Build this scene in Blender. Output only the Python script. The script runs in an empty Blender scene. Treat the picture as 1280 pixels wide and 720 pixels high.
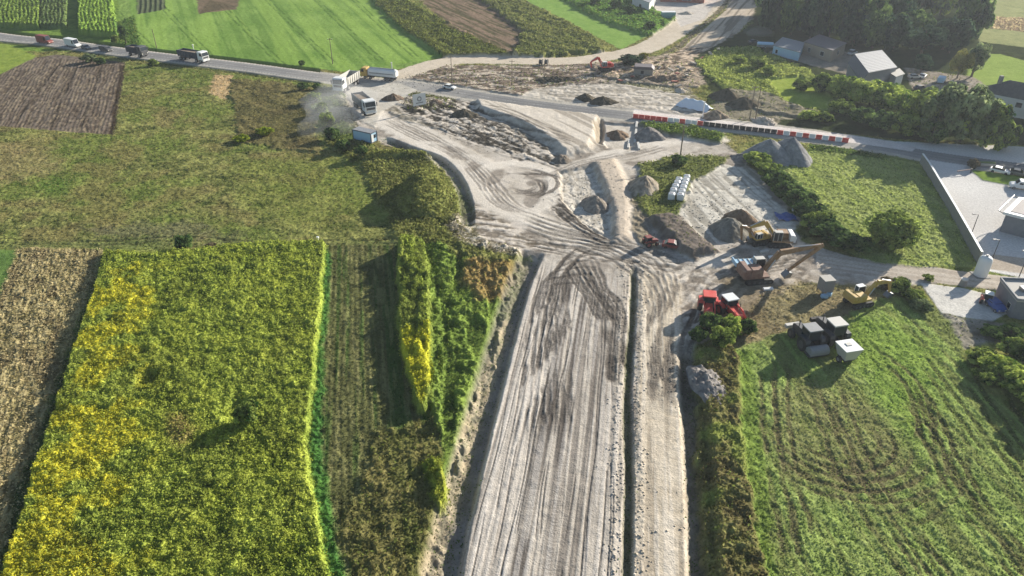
import bpy, math, random
import numpy as np
random.seed(7); RNG = np.random.default_rng(11)
R = math.radians
# ---------------------------------------------------------------- scene, camera, light
scene = bpy.context.scene
COL = scene.collection
PITCH = R(32.0); HC = 70.0; FPX = 914.0
cp, sp = math.cos(PITCH), math.sin(PITCH)

def U(px, py, z=0.0):
    """point of the place at height z that the photograph shows at pixel (px, py)"""
    a = (px - 640.0) / FPX; b = (360.0 - py) / FPX
    dx = a; dy = cp + b * sp; dz = -sp + b * cp
    t = (z - HC) / dz
    return (dx * t, dy * t, z)
def PXY(X, Y, Z=0.0):
    zc = Y * cp + (HC - Z) * sp
    zc = np.where(zc < 3, 3, zc)
    yc = Y * sp + (Z - HC) * cp
    return 640.0 + FPX * X / zc, 360.0 - FPX * yc / zc

cam_d = bpy.data.cameras.new('camera'); cam = bpy.data.objects.new('camera', cam_d)
COL.objects.link(cam); scene.camera = cam
cam.location = (0, 0, HC); cam.rotation_euler = (math.pi / 2 - PITCH, 0, 0)
cam_d.sensor_width = 36.0; cam_d.lens = FPX / 1280.0 * 36.0
cam_d.clip_start = 0.5; cam_d.clip_end = 20000

SUN_EL = R(19.0); sx, sy = 0.76, 0.65
SUN_AZ = math.atan2(sx, sy)              # from +Y towards +X
world = bpy.data.worlds.new('World'); scene.world = world; world.use_nodes = True
nt = world.node_tree; bg = nt.nodes['Background']
sky = nt.nodes.new('ShaderNodeTexSky'); sky.sky_type = 'NISHITA'; sky.sun_disc = False
sky.sun_elevation = SUN_EL; sky.sun_rotation = SUN_AZ; sky.air_density = 1.0; sky.dust_density = 0.6
nt.links.new(sky.outputs[0], bg.inputs[0]); bg.inputs[1].default_value = 0.07
sl = bpy.data.lights.new('sun', 'SUN'); sun = bpy.data.objects.new('sun', sl); COL.objects.link(sun)
sl.energy = 5.0; sl.angle = R(0.53); sl.color = (1.0, 0.93, 0.82)
dv = (sx * math.cos(SUN_EL), sy * math.cos(SUN_EL), math.sin(SUN_EL))
import mathutils
sun.rotation_euler = mathutils.Vector(dv).to_track_quat('Z', 'Y').to_euler()
vs = scene.view_settings; vs.view_transform = 'Standard'; vs.look = 'None'; vs.gamma = 1.0
vs.use_curve_mapping = False; vs.exposure = 1.22

# ---------------------------------------------------------------- numpy noise
def _h(ix, iy, seed):
    h = (ix.astype(np.int64) * 374761393 + iy.astype(np.int64) * 668265263 + seed * 974634777) & 0xffffffff
    h = ((h ^ (h >> 13)) * 1274126177) & 0xffffffff
    h = h ^ (h >> 16)
    return (h & 0xffff).astype(np.float32) / 65535.0
def vn(x, y, seed=0):
    ix = np.floor(x); iy = np.floor(y); fx = (x - ix).astype(np.float32); fy = (y - iy).astype(np.float32)
    fx = fx * fx * (3 - 2 * fx); fy = fy * fy * (3 - 2 * fy)
    a = _h(ix, iy, seed); b = _h(ix + 1, iy, seed); c = _h(ix, iy + 1, seed); d = _h(ix + 1, iy + 1, seed)
    return (a + (b - a) * fx) * (1 - fy) + (c + (d - c) * fx) * fy
def fbm(x, y, seed=0, o=3, g=0.5):
    s = 0; t = 0; a = 1.0
    for i in range(o):
        s = s + a * vn(x * 2 ** i + 17.3 * i, y * 2 ** i - 9.1 * i, seed + i); t += a; a *= g
    return s / t
def sstep(a, b, x):
    t = np.clip((x - a) / (b - a), 0, 1); return t * t * (3 - 2 * t)
def s2l(c):
    c = np.asarray(c, dtype=np.float64) / 255.0
    return np.where(c <= 0.04045, c / 12.92, ((c + 0.055) / 1.055) ** 2.4)

# ---------------------------------------------------------------- materials
MATS = {}
def vcol_mat(name, rough=0.95, bump=0.0, bscale=6.0, transl=0.0, var=0.25, nscale=3.0):
    if name in MATS: return MATS[name]
    m = bpy.data.materials.new(name); m.use_nodes = True; t = m.node_tree; n = t.nodes
    p = n['Principled BSDF']; p.inputs['Roughness'].default_value = rough
    p.inputs['Specular IOR Level'].default_value = 0.0
    at = n.new('ShaderNodeAttribute'); at.attribute_name = 'Col'
    tc = n.new('ShaderNodeTexCoord')
    nz = n.new('ShaderNodeTexNoise'); nz.inputs['Scale'].default_value = nscale; nz.inputs['Detail'].default_value = 4
    t.links.new(tc.outputs['Object'], nz.inputs['Vector'])
    mr = n.new('ShaderNodeMapRange'); mr.inputs[1].default_value = 0.3; mr.inputs[2].default_value = 0.7
    mr.inputs[3].default_value = 1 - var; mr.inputs[4].default_value = 1 + var
    t.links.new(nz.outputs[0], mr.inputs[0])
    vm = n.new('ShaderNodeVectorMath'); vm.operation = 'SCALE'
    t.links.new(at.outputs['Color'], vm.inputs[0]); t.links.new(mr.outputs[0], vm.inputs['Scale'])
    t.links.new(vm.outputs[0], p.inputs['Base Color'])
    if bump > 0:
        b = n.new('ShaderNodeBump'); b.inputs['Strength'].default_value = bump; b.inputs['Distance'].default_value = 0.15
        n2 = n.new('ShaderNodeTexNoise'); n2.inputs['Scale'].default_value = bscale; n2.inputs['Detail'].default_value = 3
        t.links.new(tc.outputs['Object'], n2.inputs['Vector'])
        t.links.new(n2.outputs[0], b.inputs['Height']); t.links.new(b.outputs[0], p.inputs['Normal'])
    if transl > 0:
        tr = n.new('ShaderNodeBsdfTranslucent'); mx = n.new('ShaderNodeMixShader'); mx.inputs[0].default_value = transl
        t.links.new(vm.outputs[0], tr.inputs['Color'])
        t.links.new(p.outputs[0], mx.inputs[1]); t.links.new(tr.outputs[0], mx.inputs[2])
        t.links.new(mx.outputs[0], n['Material Output'].inputs['Surface'])
    MATS[name] = m; return m
def mat(name, c, rough=0.6, metal=0.0, var=0.12, nscale=1.5, lin=False):
    """painted / plain surface with procedural wear"""
    if name in MATS: return MATS[name]
    col = list(c) if lin else list(s2l(c))
    m = bpy.data.materials.new(name); m.use_nodes = True; t = m.node_tree; n = t.nodes
    p = n['Principled BSDF']; p.inputs['Roughness'].default_value = rough; p.inputs['Metallic'].default_value = metal
    p.inputs['Specular IOR Level'].default_value = 0.35
    tc = n.new('ShaderNodeTexCoord'); nz = n.new('ShaderNodeTexNoise')
    nz.inputs['Scale'].default_value = nscale; nz.inputs['Detail'].default_value = 6; nz.inputs['Roughness'].default_value = 0.65
    t.links.new(tc.outputs['Object'], nz.inputs['Vector'])
    rp = n.new('ShaderNodeValToRGB'); e = rp.color_ramp.elements
    dust = (0.30, 0.27, 0.23)
    e[0].position = 0.3; e[0].color = tuple(x * (1 - var) for x in col) + (1,)
    e[1].position = 0.72; e[1].color = tuple(x * (1 - var * 1.6) + d * var * 1.6 for x, d in zip(col, dust)) + (1,)
    t.links.new(nz.outputs[0], rp.inputs[0]); t.links.new(rp.outputs[0], p.inputs['Base Color'])
    MATS[name] = m; return m

def set_col(me, cols):
    a = me.color_attributes.new('Col', 'FLOAT_COLOR', 'POINT')
    c = np.ones((len(me.vertices), 4), dtype=np.float32); c[:, :3] = cols
    a.data.foreach_set('color', c.ravel())
def quads_mesh(name, V, Fq, smooth=False, cols=None):
    me = bpy.data.meshes.new(name)
    n = len(Fq); me.vertices.add(len(V)); me.vertices.foreach_set('co', np.asarray(V, dtype=np.float32).ravel())
    me.loops.add(n * 4); me.loops.foreach_set('vertex_index', np.asarray(Fq, dtype=np.int32).ravel())
    me.polygons.add(n); me.polygons.foreach_set('loop_start', np.arange(0, n * 4, 4, dtype=np.int32))
    me.update(calc_edges=True)
    if smooth: me.polygons.foreach_set('use_smooth', np.ones(n, dtype=bool))
    if cols is not None: set_col(me, cols)
    return me
def tag(o, label=None, cat=None, group=None, kind=None):
    if label: o['label'] = label
    if cat: o['category'] = cat
    if group: o['group'] = group
    if kind: o['kind'] = kind
    return o
def link(name, me, m=None, parent=None):
    o = bpy.data.objects.new(name, me); COL.objects.link(o)
    if m is not None and len(me.materials) == 0: me.materials.append(m)
    if parent is not None: o.parent = parent
    return o

# ---------------------------------------------------------------- terrain grid (one sheet, cut along the plots)
def build_axis():
    a = np.exp(np.linspace(math.log(44), math.log(430), 1150))
    far = np.array([440, 455, 475, 500, 540, 600, 700, 850, 1100, 1600, 2500, 4500, 9000.0])
    near = np.array([-900, -500, -300, -180, -100, -50, -20, 0, 12, 22, 30, 36, 40.0])
    return np.concatenate([near, a, far])
ys = build_axis()
u = np.linspace(-1.12, 1.12, 1450)
uo = 1.12 * np.cumprod(np.full(16, 1.2)); uo = np.concatenate([uo, [60, 150]])
u = np.concatenate([-uo[::-1], u, uo])
NY, NX = len(ys), len(u)
wid = 0.70 * (0.848 * np.maximum(ys, 20) + 37)
X = (wid[:, None] * u[None, :]).ravel(); Y = np.repeat(ys, NX)
PX, PY = PXY(X, Y)
PY = np.where(Y < 30, 720 + (30 - Y) * 20, PY)
Z = np.zeros_like(X); C = np.zeros((len(X), 3), dtype=np.float32)
ZONES = []; ZID = np.zeros(len(X), dtype=np.int16)
def zone(name, label_kind='structure', matname='soil'):
    ZONES.append((name, label_kind, matname)); return len(ZONES) - 1
n03 = fbm(X / 0.45, Y / 0.45, 1, 2); n1 = fbm(X / 1.1, Y / 1.1, 5, 3); n3 = fbm(X / 3.5, Y / 3.5, 9, 3)
n12 = fbm(X / 13, Y / 13, 14, 3); n40 = fbm(X / 42, Y / 42, 20, 2)
wn = RNG.random(len(X)).astype(np.float32)
ex = (fbm(X / 2.2, Y / 2.2, 31, 3) - .5) * 2; ey = (fbm(X / 2.2, Y / 2.2, 41, 3) - .5) * 2   # edge wobble

def W(pts): return np.array([U(x, min(max(y, -170), 2000))[:2] for x, y in pts])
def sdf_poly(P, idx, wob=0.0):
    x = X[idx] + ex[idx] * wob; y = Y[idx] + ey[idx] * wob
    d = np.full(len(idx), 1e9); ins = np.zeros(len(idx), dtype=bool)
    n = len(P)
    for i in range(n):
        ax, ay = P[i]; bx, by = P[(i + 1) % n]
        vx, vy = bx - ax, by - ay; L = vx * vx + vy * vy + 1e-9
        t = np.clip(((x - ax) * vx + (y - ay) * vy) / L, 0, 1)
        d = np.minimum(d, (x - ax - t * vx) ** 2 + (y - ay - t * vy) ** 2)
        cr = ((ay > y) != (by > y)); 
        with np.errstate(divide='ignore', invalid='ignore'):
            xi = ax + (y - ay) * vx / (vy if abs(vy) > 1e-9 else 1e-9)
        ins ^= cr & (x < xi)
    d = np.sqrt(d); return np.where(ins, d, -d)
def region(pts, wob=0.0, margin=6.0, world=False):
    P = np.array(pts, dtype=float) if world else W(pts)
    m = margin + wob * 1.2
    idx = np.nonzero((X > P[:, 0].min() - m) & (X < P[:, 0].max() + m) & (Y > P[:, 1].min() - m) & (Y < P[:, 1].max() + m))[0]
    return idx, sdf_poly(P, idx, wob)
def mixc(idx, w, col):
    """blend colour (3,) or (n,3) with weights w"""
    w = np.clip(w, 0, 1)[:, None]; C[idx] = C[idx] * (1 - w) + np.asarray(col) * w
def pal(t, c0, c1, k=1.0):
    a = s2l(c0) * k; b = s2l(c1) * k; t = np.clip(t, 0, 1)[:, None]
    return a * (1 - t) + b * t
def frame_dir(p0, p1):
    a = U(*p0); b = U(*p1); dx, dy = b[0] - a[0], b[1] - a[1]; L = math.hypot(dx, dy); return (dx / L, dy / L), a
def across_along(idx, p0, p1):
    (dx, dy), a = frame_dir(p0, p1)
    rx = X[idx] - a[0]; ry = Y[idx] - a[1]
    return rx * dy - ry * dx, rx * dx + ry * dy
def seg_dist(pts, margin, world=False, closed=False):
    P = np.array(pts, dtype=float) if world else W(pts)
    idx = np.nonzero((X > P[:, 0].min() - margin) & (X < P[:, 0].max() + margin) & (Y > P[:, 1].min() - margin) & (Y < P[:, 1].max() + margin))[0]
    x = X[idx]; y = Y[idx]; best = np.full(len(idx), 1e9); sgn = np.zeros(len(idx)); along = np.zeros(len(idx)); acc = 0
    for i in range(len(P) - 1):
        ax, ay = P[i]; bx, by = P[i + 1]; vx, vy = bx - ax, by - ay; L2 = vx * vx + vy * vy + 1e-9; L = math.sqrt(L2)
        t = np.clip(((x - ax) * vx + (y - ay) * vy) / L2, 0, 1)
        d = np.hypot(x - ax - t * vx, y - ay - t * vy)
        s = np.sign((x - ax) * vy - (y - ay) * vx)
        k = d < best; best = np.where(k, d, best); sgn = np.where(k, s, sgn); along = np.where(k, acc + t * L, along); acc += L
    keep = best < margin
    return idx[keep], best[keep], sgn[keep], along[keep]
def smooth_line(pts, n=6):
    P = [np.array(p, float) for p in pts]; out = []
    for i in range(len(P) - 1):
        p0 = P[max(i - 1, 0)]; p1 = P[i]; p2 = P[i + 1]; p3 = P[min(i + 2, len(P) - 1)]
        for k in range(n):
            t = k / n
            out.append(0.5 * ((2 * p1) + (-p0 + p2) * t + (2 * p0 - 5 * p1 + 4 * p2 - p3) * t * t + (-p0 + 3 * p1 - 3 * p2 + p3) * t ** 3))
    out.append(P[-1]); return [tuple(p) for p in out]
# ---------------------------------------------------------------- painting the terrain
KV = 0.80; KS = 0.80
BIG = 4000
z_meadow = zone('meadow'); z_green = zone('green_field'); z_plough = zone('ploughed_field'); z_road = zone('asphalt_road')
z_sand = zone('construction_ground'); z_carr = zone('road_embankment'); z_dirt = zone('dirt_road'); z_conc = zone('concrete_yard')
z_gold = zone('goldenrod_stand', 'stuff', 'leaf'); z_strip = zone('stubble_field'); z_weed = zone('tall_weeds', 'stuff', 'leaf')
z_corn = zone('corn_stand', 'stuff', 'leaf'); z_mown = zone('mown_field'); z_wood = zone('woodland_floor'); z_dry = zone('dry_grass_field')
z_ditch = zone('ditch'); z_lane = zone('paved_lane'); z_tri = zone('grass_plot'); z_rub = zone('rubble_ground')
z_mound = zone('grassy_mound'); z_crop = zone('tall_crop_stand', 'stuff', 'leaf'); z_garden = zone('garden_ground')

# base meadow everywhere
allv = np.arange(len(X))
d_hi = 0.5 * n1 + 0.5 * n3
C[:] = pal(2.0 * d_hi - .5, (68, 80, 40), (162, 162, 96), KV)
w = sstep(.48, .62, n12); C[:] = C * (1 - w[:, None] * .55) + pal(n1, (84, 104, 44), (120, 138, 62), KV) * (w[:, None] * .55)
w = sstep(.5, .7, fbm(X / 7, Y / 7, 77, 3)); C[:] = C * (1 - w[:, None] * .5) + pal(n1, (110, 98, 62), (150, 134, 92), KV) * (w[:, None] * .5)
Z += 0.16 * (n03 - .5) + 0.28 * (n1 - .5) + .25 * (n3 - .5)
ZID[:] = z_meadow
Zbase = Z.copy()

def flat(idx, w, z=0.0, rough=0.05):
    Z[idx] = Z[idx] * (1 - w) + (z + rough * (n1[idx] - .5) * 2) * w
def paint(pts, zid=None, c0=None, c1=None, k=KV, nz=None, soft=.5, wob=.8, z=None, rough=.08, amount=1.0, world=False):
    idx, sd = region(pts, wob, world=world)
    w = sstep(-soft, soft, sd)
    if zid is not None: ZID[idx[sd > 0]] = zid
    if c0 is not None:
        t = (nz[idx] if nz is not None else d_hi[idx]) * 1.6 - .3
        mixc(idx, w * amount, pal(t, c0, c1, k))
    if z is not None: flat(idx, w, z, rough)
    return idx, sd, w
def rows(pts, p0, p1, spacing, depth, dark, jitter=.3, soft=.5, wob=.5, duty=0.0):
    """ridges running along p0->p1 inside a plot"""
    idx, sd = region(pts, wob); w = sstep(-soft, soft, sd)
    a, l = across_along(idx, p0, p1)
    a = a + jitter * (vn(a / (spacing * 3), l / 9, 3) - .5) * spacing
    r = .5 + .5 * np.cos(2 * np.pi * a / spacing)
    Z[idx] += w * depth * (r - .5)
    C[idx] *= (1 - (w * dark * np.clip((1 - r) - duty, 0, 1)))[:, None]
    return idx, w, a, l
def streaks(pts, p0, p1, wa, wl, c, amt, depth=0.0, seed=50, lo=.45, hi=.6, wob=.5, k=KS):
    idx, sd = region(pts, wob); w = sstep(-.6, .6, sd)
    a, l = across_along(idx, p0, p1)
    s = sstep(lo, hi, fbm(a / wa, l / wl, seed, 3))
    mixc(idx, w * s * amt, s2l(c) * k); Z[idx] -= .45 * depth * s * w
def track(pts, gauge=2.0, wheel=.5, depth=.08, col=(120, 112, 104), amt=.55, k=KS, n=6, zones=None, ridge=.5):
    depth *= .5; idx, d, s, l = seg_dist(smooth_line(pts, n), gauge + 3)
    if len(l) == 0: return
    fade = sstep(0, 7, l) * sstep(0, 7, l.max() - l) if n > 3 else np.ones(len(l))
    if zones is not None:
        kk = np.isin(ZID[idx], zones); idx, d, s, l, fade = idx[kk], d[kk], s[kk], l[kk], fade[kk]
    q = np.abs(d - gauge / 2 + .8 * (n3[idx] - .5)) + .3 * (n1[idx] - .5); w = 1 - sstep(wheel * .5, wheel * .5 + .28, q)
    w2 = np.exp(-((q - wheel * .5 - .35) / .2) ** 2)
    amt = min(1, amt * 1.35); col = tuple(c_ * (.84 if k == KS else 1) for c_ in col)
    w = w * fade * sstep(.12, .5, vn(l / 4.1, s * 3 + l * .05, 8)) * (.6 + .4 * wn[idx]); w2 = w2 * fade
    mixc(idx, w * amt, s2l(col) * k); Z[idx] += -depth * w + depth * ridge * w2

# ---- fields above the main road
paint([(-300,-60),(160,-60),(190,66),(-300,60)], z_green, (78,104,44), (126,150,66))
def corn(pts, c0, c1, h, p0, p1, sp=1.4):
    idx, sd, w = paint(pts, z_corn, c0, c1, soft=.25, wob=.3)
    w = sstep(-.1, .3, sd)
    Z[idx] += w * (h + .5 * (n03[idx] - .5))
    rows(pts, p0, p1, sp * 1.1, .55, .2, .9, soft=.2, wob=.3)
corn([(-80,-50),(46,-40),(52,0),(50,37),(0,35),(-60,32)], (86,112,46), (140,160,74), 2.2, (20,0), (18,36))
corn([(57,-40),(86,-40),(84,36),(50,36)], (70,92,50), (110,124,74), 2.0, (68,0), (66,36))
corn([(99,-45),(142,-45),(141,0),(148,48),(99,44)], (90,124,48), (150,176,76), 2.4, (120,0), (121,44))
paint([(146,-50),(205,-50),(560,70),(480,92),(300,74),(150,52)], z_green, (102,130,62), (132,156,80))
paint([(430,-60),(205,-60),(160,-10),(170,60),(300,74),(430,90),(556,72),(520,40),(455,-10)], z_green, (104,136,60), (132,160,80), wob=.6, z=.05, rough=.10, nz=n12)
streaks([(190,-60),(430,-60),(455,-10),(556,72),(430,90),(160,60)], (440,-10), (548,70), 1.4, 60, (84,116,46), .45, .03, 51, k=KV)
streaks([(190,-60),(430,-60),(455,-10),(556,72),(430,90),(160,60)], (440,-10), (548,70), 4.0, 120, (150,178,84), .4, 0, 53, k=KV)
for q in (0, 26, 60, 104, 150, 205, 250): track([(470-q*1.35-35,-40),(500-q*1.35,20+q*.05),(560-q*1.35,74+q*.08)], 2.0, .5, .06, (70,104,40), .5, KV, zones=[z_green])
paint([(168,-40),(205,-40),(206,12),(172,18)], z_plough, (70,84,60), (106,112,82))
rows([(168,-40),(205,-40),(206,12),(172,18)], (190,0), (190,18), 2.2, .3, .5)
paint([(240,-50),(310,-50),(296,12),(248,17)], z_plough, (90,80,62), (128,110,90)); 
paint([(262,0),(298,8),(248,18)], None, (70,66,48), (110,96,74))
paint([(140,30),(168,20),(176,60),(146,54)], z_weed, (66,92,44), (104,132,60))
# hedges / weedy strips north of the junction
idx, sd, w = paint([(425,-40),(480,-30),(520,10),(600,50),(655,74),(560,80),(552,70),(500,36)], z_weed, (56,70,36), (120,124,62), wob=2)
Z[idx] += w * (.5 + 1.3 * n3[idx])
paint([(470,-60),(640,-60),(700,45),(640,72),(560,36)], z_plough, (106,92,76), (150,128,108), wob=1.5)
streaks([(470,-60),(640,-60),(700,45),(640,72),(560,36)], (500,0), (600,50), 1.0, 16, (76,76,50), .8, .1, 61, .42, .56, k=KV)
idx, sd, w = paint([(575,-60),(640,-60),(650,0),(742,48),(752,66),(640,74),(655,40),(600,0)], z_weed, (70,86,44), (140,140,84), wob=3)
Z[idx] += w * (.3 + 1.6 * n3[idx])
paint([(640,-60),(700,-60),(812,44),(776,62),(700,22),(655,0)], z_green, (112,146,68), (142,168,88), z=.1, wob=.8)
idx, sd, w = paint([(690,-60),(760,-60),(845,22),(838,38),(812,46),(760,30),(700,0)], z_weed, (70,104,48), (118,150,68), wob=2)
Z[idx] += w * (.3 + 1.5 * n3[idx])
paint([(745,-60),(790,-60),(842,24),(835,30)], z_green, (92,128,56), (124,156,72), z=.1)

# ---- left of the site
paint([(-400,48),(0,52),(46,70),(0,134),(-400,200)], z_green, (104,126,54), (146,160,72), z=.05)
idx, sd, w = paint([(44,72),(72,68),(156,78),(154,100),(141,168),(100,166),(0,158),(-120,150)], z_plough, (92,82,72), (128,116,104), wob=.4, z=.0, rough=.14, nz=n1)
rows([(44,72),(156,78),(141,168),(0,158),(-120,150)], (100,78), (62,162), 1.1, .07, .22, 1.2)
streaks([(44,72),(156,78),(141,168),(0,158),(-120,150)], (100,78), (62,162), .8, 14, (84,72,60), .6, .08, 67)
streaks([(44,72),(156,78),(141,168),(0,158),(-120,150)], (100,78), (62,162), .6, 2, (150,136,112), .5, 0, 68, .52, .66)
for a, b in (((76,76),(20,150)), ((98,78),(60,164)), ((128,80),(98,166))): track([a, b], .3, .5, .12, (66,58,48), .6, KS)
paint([(150,82),(156,82),(143,168),(136,168)], None, (56,48,38), (72,60,48))
idx, sd, w = paint([(268,92),(290,95),(284,125),(262,118)], None, (170,146,104), (206,180,138), wob=1.5, k=KS)
idx, sd, w = paint([(288,98),(388,106),(392,150),(402,192),(352,188),(296,176)], None, (84,78,52), (124,112,78), wob=2.5, amount=.8)
Z[idx] += w * .5 * n3[idx]
idx, sd, w = paint([(400,110),(430,118),(440,160),(470,185),(440,190),(410,170),(385,130)], z_weed, (66,84,44), (110,124,66), wob=1.5)
Z[idx] += w * .9 * n3[idx]
# pinkish and fresh patches in the meadow
paint([(-100,175),(60,185),(70,215),(-60,240)], None, (138,124,86), (166,148,108), wob=6, soft=4, amount=.6)
paint([(190,130),(230,140),(215,160),(190,155)], None, (140,122,88), (156,132,96), wob=3, soft=2.5, amount=.5)
paint([(50,225),(95,222),(85,240),(50,240)], None, (88,112,50), (112,134,62), wob=3, soft=2, amount=.8)
paint([(300,200),(420,195),(480,260),(380,290),(300,260)], None, (94,108,48), (132,140,66), wob=6, soft=4, amount=.5)
paint([(100,285),(240,278),(300,300),(120,300)], None, (96,92,74), (120,112,92), wob=4, soft=2, amount=.6)
for dy in (0, 5): track([(-200,300+dy),(0,299+dy),(120,302+dy),(230,296+dy),(330,303+dy),(430,300+dy),(560,300+dy)], .2, .45, .14, (70,72,50), .6, KV)
paint([(-300,302),(560,300),(560,309),(120,311),(-300,310)], None, (96,108,62), (132,136,84), wob=1, soft=.5, amount=.6)
# grassy mound beside the haul road
idx, sd, w = paint([(405,180),(440,178),(470,188),(545,196),(575,235),(588,270),(576,300),(540,312),(500,300),(470,250),(460,215)], z_mound, (96,108,54), (150,152,88), wob=1, soft=2)
m0 = U(532, 246); q = np.hypot((X[idx]-m0[0])/6.5, (Y[idx]-m0[1])/13)
Z[idx] += 4.6 * np.clip(1 - q ** 1.7, 0, 1) * (.75 + .5 * n3[idx]) + w * (.4 * n3[idx] + .3 * n1[idx])
idx, d, s, l = seg_dist([U(*p)[:2] for p in ((455,200),(500,196),(540,200))], 3, world=True); Z[idx] += 1.3 * (1 - sstep(0, 3, d))

# ---- front left plots
paint([(-300,312),(24,312),(12,350),(0,380),(-300,420)], z_green, (84,110,56), (112,138,72), z=.05)
idx, sd, w = paint([(22,310),(128,312),(118,345),(98,400),(62,500),(38,600),(6,720),(-20,800),(-300,800),(-160,600),(0,372)], z_dry, (100,94,60), (170,158,112), k=.8, wob=.7)
a, l = across_along(idx, (110,312), (10,700)); s = fbm(a / .35, l / 1.6, 88, 3)
mixc(idx, w * sstep(.45, .6, s) * .35, s2l((212,196,150)) * KS); mixc(idx, w * sstep(.55, .7, fbm(a / 1.6, l / 5, 89, 3)) * .6, s2l((92,80,58)) * KV)
Z[idx] += w * .35 * (s - .4)
idx, sd, w = paint([(100,400),(125,330),(134,320),(96,430),(66,520),(30,640),(4,720),(-8,720),(20,620)], z_dry, (58,76,44), (90,104,58), wob=.6)
# stubble strip with rows
STR = [(404,306),(500,306),(498,320),(492,400),(508,480),(535,520),(560,540),(570,560),(520,760),(410,760),(388,560),(396,450)]
idx, sd, w = paint(STR, z_strip, (84,86,54), (122,124,78), wob=.6)
rows(STR, (445,330), (450,700), .95, .05, .14, .7)
streaks(STR, (445,330), (450,700), .8, 25, (74,100,48), .7, -.05, 63, .47, .6, k=KV)
streaks(STR, (445,330), (450,700), .5, 6, (150,146,98), .5, 0, 64, .55, .68, k=KV)
idx, sd, w = paint([(404,306),(414,320),(405,450),(402,560),(436,760),(408,760),(384,560),(394,440)], z_strip, (60,100,48), (92,134,62), wob=.8); Z[idx] += w * .25 * n03[idx]
idx, sd, w = paint([(470,540),(560,520),(548,760),(440,760),(430,660)], z_weed, (88,92,50), (136,126,78), wob=1.6, amount=.7); Z[idx] += w * .5 * n1[idx]
# green weeds between the crop rows and the ditch
WD = [(500,306),(640,306),(655,318),(640,372),(620,440),(590,520),(566,600),(545,640),(556,560),(540,520),(500,400)]
idx, sd, w = paint(WD, z_weed, (84,106,48), (138,158,74), wob=.8)
a, l = across_along(idx, (560,320), (560,600)); s = fbm(a / 2.0, l / 9, 91, 3)
Z[idx] += w * (.2 + 1.0 * sstep(.35, .6, s) * n1[idx] * 1.2)
mixc(idx, w * sstep(.5, .3, s) * .5, s2l((52,72,34)) * KV)
idx, sd, w = paint([(582,334),(600,322),(648,318),(646,346),(628,378),(596,380),(580,360)], None, (122,108,66), (164,142,92), wob=1.2, soft=1)
Z[idx] += w * .6 * n1[idx]
paint([(560,300),(650,306),(655,330),(600,330),(560,318)], None, (96,102,56), (136,136,82), wob=1.5, soft=1.2)

# ---- construction ground
SITE = [(428,112),(500,104),(640,130),(800,152),(905,178),(935,205),(985,260),(1000,300),(1036,318),(1150,342),(1170,356),(1120,360),(1010,352),(960,360),(900,420),(870,430),(866,520),(872,720),(880,900),
        (500,900),(548,720),(592,560),(640,400),(664,318),(600,296),(592,262),(576,226),(540,190),(480,182),(450,160)]
idx, sd, w = paint(SITE, z_sand, (150,140,126), (208,200,188), KS, wob=.8, soft=.6, z=0, rough=.06)
mixc(idx, w * sstep(.5, .62, n12[idx]) * .6, pal(n3[idx], (190,180,164), (220,210,198), KS))
mixc(idx, w * sstep(.52, .62, fbm(X[idx]/5, Y[idx]/5, 123, 3)) * .75, pal(n1[idx], (106,98,88), (160,150,138), KS))
paint([(500,96),(560,82),(690,82),(742,74),(775,96),(770,108),(700,112),(660,125),(600,118),(520,106)], z_rub, (86,76,66), (150,134,118), KS, nz=n1, wob=1, soft=.6)
idx, sd, w = region([(500,96),(560,82),(690,82),(742,74),(775,96),(770,108),(700,112),(660,125),(600,118),(520,106)]) + (0,)
w = sstep(-.5, 1, sd); Z[idx] += w * .8 * fbm(X[idx]/4.5, Y[idx]/2.5, 301, 3)
mixc(idx, w * sstep(.55,.62, fbm(X[idx]/3, Y[idx]/1.2, 302, 3)) * .8, s2l((206,192,172)) * KS)
idx, sd, w = paint([(640,126),(668,112),(705,108),(770,104),(860,120),(888,140),(900,158),(800,142)], z_sand, (176,168,154), (218,210,196), KS, wob=.8, z=.2, rough=.2)
idx, sd, w = paint([(735,84),(790,74),(850,66),(880,84),(888,104),(860,112),(760,100)], z_rub, (120,108,92), (196,178,156), KS, nz=n1, wob=1.2)
Z[idx] += w * .8 * fbm(X[idx]/3.2, Y[idx]/2.2, 303, 3)
# new carriageway going up towards the top edge
NC = [(838,74),(862,52),(906,14),(925,-30),(960,-60),(1010,-60),(965,10),(935,28),(905,60),(885,90)]
paint(NC, z_carr, (176,162,142), (206,192,174), KS, wob=.5, z=.1, rough=.1)
streaks(NC, (880,70), (945,-5), 1.1, 30, (104,96,84), .7, .12, 71)
paint([(850,60),(862,50),(906,10),(940,-50),(930,-50),(890,20),(846,56),(820,72)], None, (106,100,82), (136,126,104), KS, wob=.6)
# haul road / detour curving round the north
HR = smooth_line([(500,95),(560,77),(640,76),(710,77),(765,70),(808,60),(846,38),(884,8),(905,-20),(930,-60)], 6)
idx, d, s, l = seg_dist(HR, 9); hw = 4.2 + sstep(200, 330, np.abs(Y[idx])) * 1.5
w = 1 - sstep(hw - .5, hw + .6, d + ex[idx] * .6); ZID[idx[w > .5]] = z_dirt
mixc(idx, w, pal(d_hi[idx], (188,174,152), (216,204,186), KS)); flat(idx, w, .15, .05)
paint([(795,-40),(880,-40),(905,-10),(880,24),(850,34),(842,20),(812,10)], z_conc, (184,176,166), (214,206,196), KS, z=.05)
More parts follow.
